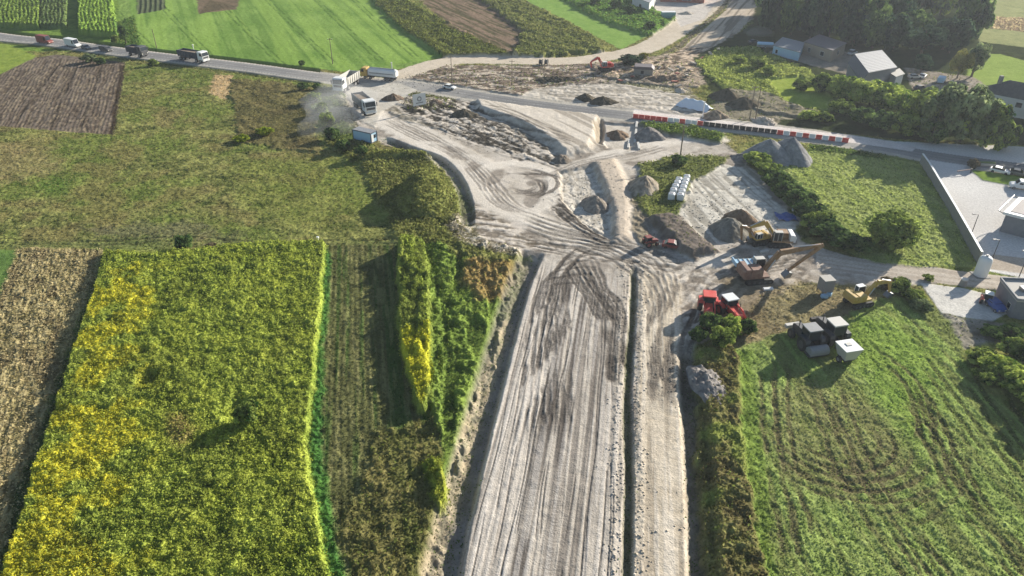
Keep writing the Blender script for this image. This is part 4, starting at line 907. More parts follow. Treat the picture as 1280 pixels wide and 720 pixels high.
def excavator(name, label, px, py, yaw, pts, house_m, boom_m, cab_m=None, S=1.0, roofm=None, housew=2.8, track_yaw=0):
    """pts: boom chain in local x-z (boom foot, knee, elbow, stick end, bucket tip)"""
    e = root(name, label, 'excavator', px, py, None, None, yaw=yaw)
    for s in (-1, 1):
        pr = [(-2.1*S,.25),(-1.8*S,.0),(1.8*S,.0),(2.1*S,.25),(2.1*S,.7),(1.8*S,.95),(-1.8*S,.95),(-2.1*S,.7)]
        t = MB().prism(pr, s*1.2*S-.3, s*1.2*S+.3).build('track', M['black'], e)
        for i in range(5): MB().cyl((-1.6*S+i*.8*S, s*1.2*S-.33, .45), (-1.6*S+i*.8*S, s*1.2*S+.33, .45), .24, n=10).build('roller', M['dgrey'], t)
    MB().box(-1.0*S, 1.0*S, -.9*S, .9*S, .5, 1.1).cyl((0,0,1.0),(0,0,1.3),.9*S).build('undercarriage', M['dgrey'], e)
    w = housew*S/2
    h = MB().box(-2.2*S, 1.4*S, -w, w, 1.3, 1.65).build('house', house_m, e)
    MB().prism([(-1.6*S,1.65),(.3*S,1.65),(.3*S,2.45*S+.1),(-1.4*S,2.5*S+.1)], -w, w*.3).build('engine_cover', house_m, h, .05)
    MB().prism([(-2.6*S,1.35),(-1.6*S,1.35),(-1.55*S,2.6*S),(-2.3*S,2.6*S),(-2.6*S,2.2*S)], -w, w).build('counterweight', roofm or house_m, e, .08)
    cm = cab_m or house_m
    c = MB().prism([(-.1*S,1.65),(1.45*S,1.65),(1.5*S,2.3*S),(1.2*S,3.1*S),(-.1*S,3.1*S)], w*.38, w).build('cab', M['glass'], e, .04)
    MB().box(-.15*S, 1.25*S, w*.36, w+.03, 3.08*S, 3.2*S).build('cab_roof', cm, c)
    for x_, y_ in ((-.08*S, w), (-.08*S, w*.4), (1.38*S, w), (1.38*S, w*.4), (.6*S, w)): MB().box(x_-.05, x_+.05, y_-.05, y_+.05, 1.6, 3.1*S).build('cab_post', cm, c)
    P = [(x, 0, z) for x, z in pts]
    y = -w*.1
    P = [(a, y, c_) for a, _, c_ in P]
    b = MB().beam(P[0], P[1], .5*S, .65*S, .5*S, .85*S).beam(P[1], P[2], .5*S, .85*S, .4*S, .4*S); bo = b.build('boom', boom_m, e, .03)
    st = MB().beam(P[2], P[3], .36*S, .62*S, .3*S, .34*S).build('stick', boom_m, e, .02)
    for s in (-1, 1):
        MB().cyl((P[0][0]+.3, y+s*.45*S, P[0][2]-.1), ((P[0][0]*.35+P[1][0]*.65), y+s*.42*S, P[0][2]*.35+P[1][2]*.65), .1*S, n=8).build('boom_ram', M['chrome'], bo)
    MB().cyl((P[1][0]*.7+P[2][0]*.3, y, P[1][2]*.7+P[2][2]*.3+.55*S), (P[2][0]*.9+P[3][0]*.1, y, P[2][2]*.9+P[3][2]*.1+.45*S), .1*S, n=8).build('stick_ram', M['chrome'], bo)
    q, tpt = P[3], P[4]
    MB().prism([(q[0],q[2]),(q[0]+.5*S,q[2]-.15),(q[0]+.35*S,q[2]-.85*S),(tpt[0],tpt[2]),(q[0]-.7*S,q[2]-.75*S)], y-.6*S, y+.6*S).build('bucket', M['steel'], e, .02)
    return e
# big excavator with the high boom, and its neighbours
ey_ = math.atan2(0.05, 1)
excavator('excavator', 'rust-brown excavator with a very long tan boom folded over to the ground', 944, 350, R(8), [(1.2,2.2),(3.6,5.6),(11.6,6.6),(5.9,1.6),(5.2,.3)], M['rust'], M['orange'], M['offwhite'], 1.25)
excavator('excavator', 'tan-orange excavator with white counterweight standing behind the long-boom excavator', 972, 306, R(176), [(1.1,2.1),(3.2,4.8),(6.0,3.6),(5.6,1.4),(4.6,.4)], M['orange'], M['yellow'], M['offwhite'], 1.1, M['white'])
excavator('excavator', 'small yellow excavator beside the lane with its boom lowered to the right', 1072, 380, R(18), [(1.0,1.9),(2.8,4.0),(5.6,3.6),(6.2,1.4),(5.6,.5)], M['yellow'], M['yellow'], M['white'], 1.0, M['yellow'])
excavator('excavator', 'old yellow excavator beside the grey heap with its stick raised', 946, 304, R(200), [(1.0,1.9),(2.6,3.6),(4.4,4.6),(3.8,1.4),(3.2,.5)], M['yellow'], M['orange'], M['offwhite'], .85)
excavator('excavator', 'red excavator working beside the dark domed bush at the top junction', 756, 88, R(195), [(1.0,2.0),(2.6,4.4),(5.2,3.2),(4.8,1.2),(4.0,.4)], M['red'], M['red'], M['white'], 1.0)
# lorry parked behind the big one: white slabs and light bar seen on its far side
b = root('low_loader', 'pale green flat trailer standing behind the rust-brown excavator', 'trailer', 930, 334, None, yaw=R(5))
MB().box(-2.2, 2.2, -1.2, 1.2, .9, 1.15).box(-2.2, -2.0, -1.2, 1.2, 1.15, 1.7).box(2.0, 2.2, -1.2, 1.2, 1.15, 1.7).build('deck', M['lblue'], b)
f = MB()
for i in range(5): f.box(-1.8+i*.9-.05, -1.8+i*.9+.05, -1.2, 1.2, 1.16, 1.28)
f.build('deck_slats', M['offwhite'], b)
for x in (-.7, .7):
    for s in (-1, 1): add_wheel(b, x, s*1.0, .42, .3)

def tractor(name, label, px, py, yaw, bm, roofm, S=1.0, loader=False, rear=None):
    e = root(name, label, 'tractor', px, py, None, None, yaw=yaw)
    MB().prism([(-.3*S,.9*S),(2.4*S,.8*S),(2.5*S,1.5*S),(2.2*S,1.75*S),(.2*S,1.95*S),(-.3*S,1.9*S)], -.48*S, .48*S).build('bonnet', bm, e, .05)
    MB().box(-1.6*S, 2.3*S, -.35*S, .35*S, .55*S, .9*S).build('chassis', M['dgrey'], e)
    c = MB().prism([(-1.5*S,1.5*S),(.1*S,1.5*S),(.25*S,1.9*S),(.05*S,2.85*S),(-1.35*S,2.85*S)], -.8*S, .8*S).build('cab', M['glass'], e, .03)
    MB().box(-1.55*S, .3*S, -.92*S, .92*S, 2.85*S, 3.02*S).build('cab_roof', roofm, c, .04)
    for x_ in (-1.42, .12):
        for s in (-1, 1): MB().box((x_-.05)*S, (x_+.05)*S, s*.8*S-.05, s*.8*S+.05, 1.5*S, 2.86*S).build('cab_post', M['dgrey'], c)
    for s in (-1, 1):
        w_ = MB().cyl((-1.0*S, s*1.05*S-.3*S, .9*S), (-1.0*S, s*1.05*S+.3*S, .9*S), .9*S, n=20).build('rear_wheel', M['black'], e); MB().cyl((-1.0*S, s*1.05*S-.32*S, .9*S), (-1.0*S, s*1.05*S+.32*S, .9*S), .5*S, n=14).build('rim', bm, w_)
        w_ = MB().cyl((1.7*S, s*.95*S-.2*S, .62*S), (1.7*S, s*.95*S+.2*S, .62*S), .62*S, n=18).build('front_wheel', M['black'], e); MB().cyl((1.7*S, s*.95*S-.22*S, .62*S), (1.7*S, s*.95*S+.22*S, .62*S), .34*S, n=12).build('rim', bm, w_)
        MB().prism([(-1.9*S,1.5*S),(-1.75*S,1.9*S),(-.4*S,1.95*S),(-.1*S,1.6*S),(-.4*S,1.75*S),(-1.6*S,1.7*S)], s*1.05*S-.3*S, s*1.05*S+.3*S).build('mudguard', bm, e)
    MB().cyl((1.2*S,.5*S,1.7*S),(1.2*S,.5*S,2.9*S),.06*S,n=8).build('exhaust_pipe', M['dgrey'], e)
    if loader:
        for s in (-1, 1): MB().beam((-.2*S, s*.75*S, 2.1*S), (1.8*S, s*.7*S, 1.9*S), .16*S, .28*S).beam((1.8*S, s*.7*S, 1.9*S), (3.3*S, s*.7*S, .7*S), .16*S, .26*S).build('loader_arm', bm, e)
        MB().prism([(3.2*S,.9*S),(3.3*S,.15*S),(4.0*S,.15*S),(3.4*S,.3*S)], -1.1*S, 1.1*S).build('loader_bucket', bm, e)
    return e
tractor('tractor', 'red tractor with raised loader, left of the pair by the shrubs', 884, 392, R(-100), M['red'], M['red'], 1.2, True)
tractor('tractor', 'red tractor with white cab roof and loader arms, right of the pair by the shrubs', 912, 396, R(-72), M['red'], M['white'], 1.2, True)
e = tractor('tractor', 'dark tractor with pale roof carrying a grey roller box behind', 1006, 430, R(103), M['dgrey'], M['grey'], 1.3)
bx = MB().cyl((-3.2,-1.6,1.0),(-3.2,1.6,1.0),.85,n=18).build('roller_box', M['grey'], e); MB().box(-3.9,-2.4,-1.7,1.7,.35,.75).build('box_base', M['dgrey'], bx)
MB().box(3.6,4.4,-1.3,1.3,.7,1.3).build('front_weight', M['offwhite'], e, .05)
e = tractor('tractor', 'dark tractor with broad white cab roof, right of the dark pair', 1036, 424, R(103), M['dgrey'], M['offwhite'], 1.36)
MB().box(3.8,4.5,-1.0,1.0,.8,1.5).build('front_weight', M['black'], e, .05)
e = root('spreader_trailer', 'white square hopper trailer coupled behind the right-hand dark tractor', 'trailer', 1056, 451, None, yaw=R(103)); e.scale = (.86, .86, .9)
MB().hexa([(-1.2,-1.1,1.0),(1.2,-1.1,1.0),(1.2,1.1,1.0),(-1.2,1.1,1.0),(-1.7,-1.7,3.2),(1.7,-1.7,3.2),(1.7,1.7,3.2),(-1.7,1.7,3.2)]).build('hopper', M['offwhite'], e, .04)
ld = MB().box(-1.75,1.75,-1.75,1.75,3.2,3.32).build('lid', M['white'], e, .02); MB().box(-.1,.7,-.5,.5,3.32,3.42).build('hatch', M['offwhite'], ld)
for s in (-1, 1): add_wheel(e, 0, s*1.35, .6, .4)
MB().beam((1.2,0,.8),(3.2,0,.7),.2,.2).build('drawbar', M['dgrey'], e); MB().box(-1.0,1.0,-1.0,1.0,.6,1.0).build('axle_frame', M['dgrey'], e)
e = tractor('compact_tractor', 'small red tractor with white bonnet on the shaded slab', 1232, 378, R(60), M['red'], M['white'], .75)
car('utility_trailer', 'blue trailer box beside the small red tractor', 'trailer', 1243, 386, ((1238,382),(1250,392)), M['blue'], 3.4, 1.6, 1.5, 'van')
e = root('site_tank', 'white upright tank with rounded top at the end of the concrete wall', 'tank', 1225, 344, None)
prof = [(1.15,0),(1.15,3.2),(1.0,3.7),(.6,4.0),(0.05,4.1)]
b = MB(); n = 20
for r_, z_ in prof: b.v += [(r_*math.cos(2*math.pi*i/n), r_*math.sin(2*math.pi*i/n), z_) for i in range(n)]
for k in range(len(prof)-1): b.f += [(k*n+i, k*n+(i+1)%n, (k+1)*n+(i+1)%n, (k+1)*n+i) for i in range(n)]
b.f.append(tuple(range((len(prof)-1)*n, len(prof)*n))); b.build('vessel', M['white'], e, smooth=True)
MB().cyl((0,0,4.1),(0,0,4.35),.25).build('filler_cap', M['grey'], e); MB().box(-1.3,1.3,-1.3,1.3,-.1,.08).build('base_plate', M['dconc'], e)
e = root('site_hopper', 'pale grey lime silo standing beside the lane, left of the small yellow excavator', 'silo', 1030, 366, None, yaw=R(10))
e.scale = (.78,.78,.72); MB().box(-1.3,1.3,-1.3,1.3,1.0,4.2).build('silo_body', M['grey'], e, .05); MB().box(-1.35,1.35,-1.35,1.35,4.2,4.32).build('lid', M['conc'], e)
MB().hexa([(-.3,-.3,.3),(.3,-.3,.3),(.3,.3,.3),(-.3,.3,.3),(-1.3,-1.3,1.0),(1.3,-1.3,1.0),(1.3,1.3,1.0),(-1.3,1.3,1.0)]).build('funnel', M['grey'], e)
for a in (-1, 1):
    for b_ in (-1, 1): MB().box(a*1.15-.08, a*1.15+.08, b_*1.15-.08, b_*1.15+.08, 0, 1.1).build('leg', M['dgrey'], e)
for i, (a, b_) in enumerate([(1030,372),(1036,369)]): 
    o = MB().prism([(-.6,0),(.6,0),(.55,.55),(.2,.7),(-.5,.6)], -.45, .45).build('plastic_sack', M['lblue'], None, .1); o.location = G(a, b_); o.rotation_euler = (0, 0, i)
    tag(o, ['pale blue sack lying left at the foot of the silo', 'pale blue sack lying right at the foot of the silo'][i], 'sack', 'sacks by the silo')
# ---- office container
cl = np.array(U(458.5, 172)[:2]); a_ = np.array(U(442.6,174.5)); b_ = np.array(U(464,177)); 
e = root('office_container', 'white and pale blue office container with dark frame beside the junction', 'cabin', 457, 176, None, yaw=R(-30))
c = MB().box(-3.0,3.0,-1.2,1.2,.15,2.65).build('container_body', M['lblue'], e)
f = MB()
for x_ in (-3, 3):
    for y_ in (-1.2, 1.2): f.box(x_-.09, x_+.09, y_-.09, y_+.09, .1, 2.8)
for z_ in (.1, 2.65):
    for y_ in (-1.2, 1.2): f.box(-3.0, 3.0, y_-.08, y_+.08, z_, z_+.16)
    for x_ in (-3, 3): f.box(x_-.08, x_+.08, -1.2, 1.2, z_+.003, z_+.163)
f.build('frame', M['navy'], e); MB().box(-3.05,3.05,-1.25,1.25,2.82,2.9).build('roof', M['greyroof'], e)
MB().box(3.0,3.05,-.05,.75,1.2,2.1).build('window', M['glass'], e); MB().box(3.005,3.045,-1.0,-.2,.3,2.3).build('end_door', M['white'], e)
# ---- billboard with a grey emblem
e = root('billboard', 'white billboard with grey emblem beside the main road', 'billboard', 525, 138, None, yaw=R(35))
pn = MB().box(-2.1,2.1,-.06,.06,1.6,5.0).build('panel', M['white'], e)
MB().cyl((0,-.08,3.5),(0,-.062,3.5),.75,n=24).build('emblem', M['grey'], pn); MB().box(-1.2,1.2,-.08,-.062,2.2,2.5).build('lettering_bar', M['grey'], pn); MB().cyl((0,-.095,3.5),(0,-.081,3.5),.42,n=20).build('emblem_centre', M['white'], pn)
for x_ in (-1.5, 1.5): MB().cyl((x_,.12,0),(x_,.12,4.9),.09,n=8).build('post', M['steel'], e)
# ---------------------------------------------------------------- heaps, poles, walls, buildings
def heap(name, label, cat, px, py, rx, ry, h, c0, c1, seed=0, group=None, cols=None, yaw=0, rugged=.25, peak=.55):
    n, mrad = 72, 30; rng = np.random.default_rng(seed); V = []; F = []
    th = np.linspace(0, 2*math.pi, n, endpoint=False); off = rng.uniform(-.15, .15, 2)
    wob_ = 1 + .12*np.sin(th*2+rng.random()*6) + .08*np.sin(th*3+rng.random()*6) + .05*np.sin(th*7+rng.random()*6)
    for k in range(mrad + 1):
        q = k / mrad
        for i in range(n):
            x = rx * q * wob_[i] * math.cos(th[i]) + off[0]*rx*(1-q); y = ry * q * wob_[i] * math.sin(th[i]) + off[1]*ry*(1-q)
            z = h * (1 - q) ** peak * (1 - q ** 4 * .0) if q > .0 else h
            z = h * (1 - q ** 1.25) if peak > .5 else h * min(1, (1 - q) * 2.2)
            V.append([x, y, z])
    V = np.array(V); V[:, 2] += rugged * ((fbm(V[:, 0]/.9+seed*3, V[:, 1]/.9, seed+5, 3) - .5) * 1.6 + (fbm(V[:, 0]/.28+seed*3, V[:, 1]/.28, seed+6, 2) - .5) * .9) * (V[:, 2] > .05); V[:, 2] -= .12
    for k in range(mrad):
        for i in range(n): F.append((k*n+i, (k+1)*n+i, (k+1)*n+(i+1)%n, k*n+(i+1)%n))
    t = fbm(V[:, 0]/.7+seed, V[:, 1]/.7, seed+9, 3)[:, None]; t = np.clip(t*1.6-.3, 0, 1)
    cc = s2l(c0)*KS*(1-t) + s2l(c1)*KS*t
    me = quads_mesh(name, V, F, True, cc); o = link(name, me, vcol_mat('loose_heap', .95, .6, 4, 0, .15, 3)); x, y, z = G(px, py); o.location = (x, y, z - .05); o.rotation_euler = (0, 0, yaw)
    tag(o, label, cat, group); return o
GR = ((112,108,104),(158,152,146)); BR = ((98,84,72),(146,128,110)); LT = ((170,158,142),(210,200,184)); DK = ((74,70,60),(112,104,90))
H_ = heap
H_('gravel_heap','small brown gravel heap left of the billboard','heap',491,124,3.4,2.6,1.8,*BR,1)
H_('gravel_heap','low brown-grey heap inside the fenced pit','heap',772,170,3.6,3.4,1.9,*BR,2)
H_('gravel_heap','dark grey gravel heap right of the broken concrete kerb','heap',812,170,4.8,4.4,2.8,*GR,3)
H_('gravel_heap','beige gravel heap left of the green island','heap',804,234,3.8,5.0,3.0,(128,118,104),(178,168,152),4)
H_('gravel_heap','grey gravel heap in the central cut','heap',743,258,3.4,4.2,2.6,(120,112,102),(164,154,142),5)
H_('soil_heap','brown soil heap, rear of the two beside the old excavator','heap',924,276,3.6,4.0,3.0,*BR,6)
H_('gravel_heap','grey gravel heap, front of the two beside the old excavator','heap',912,290,4.6,4.4,3.2,(108,106,98),(146,142,132),7)
H_('gravel_heap','huge grey gravel heap below the black barriers, left peak','heap',962,196,6.2,7.0,4.4,(124,124,124),(170,168,164),8)
H_('gravel_heap','huge grey gravel heap touching the grass plot, right peak','heap',984,194,5.6,7.0,5.0,(118,118,120),(166,164,160),9)
H_('gravel_heap','low grey heap at the left foot of the huge grey heaps','heap',928,198,3.6,3.0,1.5,*GR,10)
H_('soil_heap','dark soil heap on the graded area, left of two','heap',733,124,3.4,3.0,2.0,*DK,11)
H_('soil_heap','dark soil heap on the graded area, right of two','heap',754,128,4.2,3.0,2.0,*DK,12)
H_('gravel_heap','small pale heap at the end of the rubble strip','heap',850,114,2.4,2.2,1.2,*LT,13)
H_('gravel_heap','flat pale rubble heap below the twin poles','heap',955,152,4.0,3.6,1.4,*LT,14,rugged=.6)
H_('rubble_heap','grey rubble heap beside the right ditch','heap',884,478,2.4,5.2,1.3,(110,106,102),(160,154,148),15,rugged=.45)
H_('soil_heap','brown soil heap behind the white marker post','heap',893,146,4.0,3.4,2.2,(118,104,88),(176,160,138),16)
H_('soil_heap','shade-darkened overgrown soil heap, left of the pair above the tarpaulin','heap',905,122,5.0,4.0,3.2,*DK,17)  # this heap and the next: shade put into the soil colour
H_('soil_heap','shade-darkened overgrown soil heap, right of the pair above the tarpaulin','heap',930,132,5.2,4.0,2.8,*DK,18)
H_('soil_heap','dark soil heap on the bank right of the billboard','heap',580,144,3.8,3.0,2.0,*DK,19)
H_('soil_heap','dark heap at the tip of the plateau bank','heap',702,200,2.4,3.4,1.6,(104,96,86),(150,140,128),20)
H_('soil_heap','brown spoil ridge in front of the demolished house','heap',828,100,9,2.2,1.5,*BR,21,rugged=.5)
H_('soil_heap','low heap of pale sand at the top yard','heap',858,17,4,3,1.2,*LT,22)
H_('rubble_heap','dark ridge of uprooted brush behind the main road','heap',694,100,9,3.6,1.6,*DK,23,rugged=.7)
H_('soil_heap','small earth heap among the tyre tracks by the junction','heap',545,128,3,2.4,1.0,*BR,24)
# rubble pieces of the demolished house: individual slabs
rub = [(800,88,3.2,.5),(812,92,2.2,.4),(838,88,2.4,.4),(846,94,1.8,.4),(852,86,2.0,.5),(858,96,2.6,.4),(843,103,2.6,.3),(848,108,2.2,.3),(862,88,1.8,.3),(790,97,2.8,.4),(784,101,2.0,.3),(866,80,3.0,.4),(876,74,2.6,.3),(888,68,2.6,.3),(824,86,2.0,.3),(775,100,1.8,.3),(898,62,2.2,.3),(830,98,2.0,.3)]
for i, (a, b_, s_, h) in enumerate(rub):
    o = MB().hexa([(-s_/2,-.6,0),(s_/2,-.5,0),(s_/2*.9,.6,0),(-s_/2,.5,0),(-s_/2*.9,-.55,h),(s_/2*.95,-.4,h*1.2),(s_/2*.85,.5,h),(-s_/2*.8,.5,h*.8)]).build('concrete_slab', M['debris' if i % 3 else 'brick'], None, .03)
    x, y, z = G(a, b_); o.location = (x, y, z + .25); o.rotation_euler = (random.uniform(-.35,.35), random.uniform(-.35,.35), random.uniform(0,3.1))
    tag(o, f'broken wall piece, {["red brick","pale","pale"][i%3]}, number {i+1} counted along the rubble of the demolished house'.replace('number', 'piece'), 'rubble', 'broken wall pieces of the demolished house')
e = root('ruined_hut', 'grey-roofed remnant of the demolished house in the rubble', 'ruin', 804, 92, None, yaw=R(-12))
MB().box(-3.2,3.2,-1.8,1.8,0,2.0).build('wall', M['dconc'], e); MB().prism([(-3.4,2.0),(3.6,2.0),(2.6,2.9),(-3.0,2.9)], -2.1, 2.1).build('roof', M['brownroof'], e); MB().box(-.8,.2,-1.84,-1.79,.5,1.5).build('opening', M['black'], e)
# persons or dark bins on the haul road? two dark round rolls stand there
for i, a in enumerate((676, 683)):
    e = root('cable_drum', ['black cable drum, left of the two standing by the haul road', 'black cable drum, right of the two standing by the haul road'][i], 'drum', a, 81, None, 'drums by the haul road', yaw=R(70))
    for s in (-1, 1): MB().cyl((0, s*.45-.05, 1.0), (0, s*.45+.05, 1.0), 1.0, n=20).build('flange', M['black'], e)
    MB().cyl((0,-.4,1.0),(0,.4,1.0),.75,n=16).build('cable', M['dgrey'], e)
# utility poles
def pole(label, px, py, h, arm=False, m='wood', lean=0, r=.16):
    e = root('utility_pole', label, 'pole', px, py, None, 'utility poles')
    MB().cyl((0,0,-.3),(0,0,h),r,r*.6,8).build('mast', M[m], e)
    if arm:
        MB().beam((-.9,0,h-.5),(.9,0,h-.5),.1,.12).build('crossarm', M[m], e)
        for x_ in (-.8, 0, .8): MB().cyl((x_,0,h-.44),(x_,0,h-.2),.06,n=6).build('insulator', M['white'], e)
pole('grey pole at the edge of the bright green field', 416, 80, 9, True)
pole('pole on the haul road right of the billboard', 565, 104, 9, True)
pole('tall wooden pole in the green island of the site', 850, 198, 8.5, True, r=.2)
pole('left pole of the pair above the black barriers', 937, 148, 9.5, True)
pole('right pole of the pair above the black barriers', 944, 150, 9.5, False)
pole('pole between the top yard and the green strip', 817, 18, 7, True)
pole('pole near the uprooted brush behind the main road', 640, 106, 8, True)
pole('pole beside the wood by the grey gabled house', 1106, 62, 9, False, 'steel')
pole('pole beside the field road at the corn', 196, 60, 7, False)
def lamp(label, px, py, h=5.5):
    e = root('street_lamp', label, 'lamp', px, py, None, 'lamps in the concrete yard')
    MB().cyl((0,0,0),(0,0,h),.09,.06,8).build('mast', M['dgrey'], e); MB().beam((0,0,h),(-.8,0,h+.12),.1,.08).build('arm', M['dgrey'], e)
    MB().box(-1.3,-.7,-.16,.16,h+.05,h+.2).build('lamp_head', M['steel'], e)
lamp('lamp post in the yard beside the white tank', 1237, 332, 5.5); lamp('lamp post in the middle of the concrete yard', 1214, 293, 4.5); lamp('lamp post at the right edge by the container building', 1272, 350, 6)
# barriers along the road
BL = [(791,148),(860,155.5),(906,161),(960,167),(1010,173),(1060,179)]
pts = [np.array(U(*p)[:2]) for p in BL]; segL = [np.linalg.norm(pts[i+1]-pts[i]) for i in range(len(pts)-1)]; tot = sum(segL); N = int(tot / 1.62)
def along_pts(d):
    for i, L in enumerate(segL):
        if d <= L: 
            t = d / L; return pts[i] * (1-t) + pts[i+1] * t, math.atan2(*(pts[i+1]-pts[i])[::-1])
        d -= L
    return pts[-1], 0
def barrier_mesh(m):
    b = MB().prism([(-.28,0),(.28,0),(.28,.22),(.16,.4),(.13,1.2),(-.13,1.2),(-.16,.4),(-.28,.22)], -.78, .78)
    return b.build('road_barrier', m, None, .02)
pro = {'red': barrier_mesh(M['red']), 'white': barrier_mesh(M['white']), 'black': barrier_mesh(mat('black_plastic', (44,40,42), .6))}
MB().prism([(-.15,1.05),(.15,1.05),(.15,1.11),(-.15,1.11)], -.7, .7)
first = set()
seq = []
for i in range(N):
    f_ = i / N
    seq.append('red' if f_ < .13 else (('white','white','red')[i % 3] if f_ < .33 else ('black' if f_ < .66 else ('red','white')[i % 2])))
cnt = {'red': 0, 'white': 0, 'black': 0}
for i, cname in enumerate(seq):
    p, a = along_pts((i + .5) * tot / N)
    o = pro[cname] if cname not in first else pro[cname].copy()
    if cname in first: COL.objects.link(o)
    first.add(cname); cnt[cname] += 1
    o.location = (p[0], p[1], gz(p[0], p[1])); o.rotation_euler = (0, 0, a - math.pi/2)
    nw = ['one','two','three','four','five','six','seven','eight','nine','ten']
    tag(o, f'{cname} plastic road barrier, {ordn(cnt[cname]-1)} of the {cname} ones from the left', 'barrier', f'plastic barriers along the road')
# white kerb blocks beside the pit and marker posts
for i, (a, b_, c_, d_) in enumerate([(796,152,795,162),(795,163,794,171),(794.5,172,793,180),(786.5,176,785,186),(797,180,799,187)]):
    p = np.array(G(a, b_)); q = np.array(G(c_, d_)); m_ = (p+q)/2; L = np.linalg.norm((q-p)[:2])
    o = MB().box(-L/2, L/2, -.3, .3, 0, .5).build('concrete_block', M['offwhite'], None, .04); o.location = m_; o.rotation_euler = (0, 0, math.atan2(q[1]-p[1], q[0]-p[0]))
    tag(o, f'long white concrete block beside the pit, {ordn(i)} from the top', 'block', 'white blocks beside the pit')
for i, (a, b_, h) in enumerate([(878,148,4.5),(490,87,2.2),(398,303,1.0),(242,62,1.6)]):
    o = MB().cyl((0,0,0),(0,0,h),.16,n=8).box(-.22,.22,-.22,.22,h,h+.3).build('marker_post', M['white'], None); o.location = G(a, b_)
    tag(o, ['tall white marker post between tarpaulin and soil heap','white post at the haul road behind the bulk lorry','tiny white stake at the meadow track','white round marker behind the long tipper','white post where the barriers begin'][i], 'post')
# tarpaulin-covered stack
e = root('tarpaulin_stack', 'pale blue and white tarpaulin draped over a stack beside the main road', 'tarpaulin', 868, 134, None, yaw=R(-38))
V = []; F = []
for i in range(15):
    for j in range(9):
        x = (i-7)*.72; y = (j-4)*.62; V.append((x, y, max(0, 2.4*(1-abs(j-4)/4.2)*(1-max(0,abs(i-7)-4)/4.5) + .15*math.sin(i*1.7+j))))
for i in range(14):
    for j in range(8): k = i*9+j; F.append((k, k+9, k+10, k+1))
me = quads_mesh('sheet', V, F, True); link('sheet', me, mat('tarpaulin', (204,214,222), .4, var=.05), e)
MB().box(-3.4,3.4,-1.4,1.4,.0,1.0).build('stacked_boards', M['wood'], e)
# white bales in two columns
k = 0
A0 = G(839, 248); A1 = G(848, 229); B0 = G(850, 249); B1 = G(858, 226)
def bale(m_=None):
    b = MB().prism([(-.72,0),(.72,0),(.76,.5),(.72,1.25),(.5,1.42),(-.5,1.42),(-.72,1.25),(-.76,.5)], -.7, .7)
    return b
bl = bale().build('big_bag', mat('white_wrap', (214,218,220), .5, var=.15, nscale=4), None, .08)
st_ = MB().box(-.35,.35,-.35,.35,1.43,1.47).build('filling_spout', M['grey'], bl, .01)
spots = [(A0, A1, 5), (B0, B1, 6)]
for ci, (p, q, n) in enumerate(spots):
    for i in range(n):
        t = i / (n - 1); x = p[0]*(1-t)+q[0]*t; y = p[1]*(1-t)+q[1]*t
        o = bl if (ci == 0 and i == 0) else copy_tree(bl)
        o.location = (x, y, gz(x, y)); o.rotation_euler = (0, 0, R(-12) + random.uniform(-.08,.08))
        tag(o, f'white big bag, {ordn(i)} from the front in the {["left","right"][ci]} column', 'big bag', 'white big bags in two columns')
# stray machines by the cross lane
e = tractor('compact_tractor', 'small dark red loader parked left of the dark soil platform', 812, 307, R(20), M['dred'], M['dred'], .7)
car('parked_car', 'dark red car with white roof in front of the dark soil platform', 'car', 841, 309, ((830,308),(852,311)), M['dred'], 4.2)
# ---- concrete wall of the yard
wp = [(1150,204),(1158,215),(1190,270),(1222,330)]
P = [np.array(U(*p)[:2]) for p in wp]
b = MB()
for i in range(3):
    p, q = P[i], P[i+1]; z0, z1 = gz(*p)-.4, gz(*q)-.4
    b.beam((p[0],p[1],z0+1.4),(q[0],q[1],z1+1.4),.3,2.8)
e = root('yard_wall', 'long straight grey concrete wall between the grass plot and the yard', 'wall', loc=(0,0,0))
b.build('wall_panels', M['dconc'], e)
c = MB()
for i in range(3):
    p, q = P[i], P[i+1]; c.beam((p[0],p[1],gz(*p)+2.44),(q[0],q[1],gz(*q)+2.44),.42,.1)
c.build('coping', M['white'], e)
for i, (a, b_) in enumerate([(1158,214),(1166,226)]):
    o = MB().prism([(-.25,0),(.25,0),(.22,1.9),(.1,2.3),(-.1,2.3),(-.22,1.9)], -.2, .2).build('gate_bollard', M['black'], None, .04); o.location = G(a, b_)
    tag(o, ['dark post at the upper end of the yard wall', 'dark post on the yard wall below the upper one'][i], 'post')
e = root('gatepost', 'dark squat gatepost lying at the lane edge beside the slab', 'post', 1203, 357, None)
MB().cyl((0,0,0),(0,0,1.2),.7,.5,12).build('post_body', M['dconc'], e); MB().cyl((0,0,1.2),(0,0,1.4),.6,n=12).build('cap', M['offwhite'], e)
# barrier arm at the grass island
e = root('barrier_arm', 'brown wooden barrier arm at the tip of the grass island', 'barrier', 1213, 216, None, yaw=math.atan2(1,-1)+R(60))
MB().beam((0,0,.9),(4.2,0,.9),.16,.16).build('arm', M['rust'], e); MB().cyl((0,0,0),(0,0,1.1),.18,n=8).build('post', M['dgrey'], e)
e = root('planter_box', 'row of pale planter boxes behind the grass island', 'planter', 1232, 207, None, yaw=R(-8)); MB().box(-2,2,-.5,.5,0,.7).build('box', M['conc'], e, .04); MB().box(-1.9,1.9,-.4,.4,.7,1.0).build('planting', mat('hedge_green', (78,104,50), .9), e)
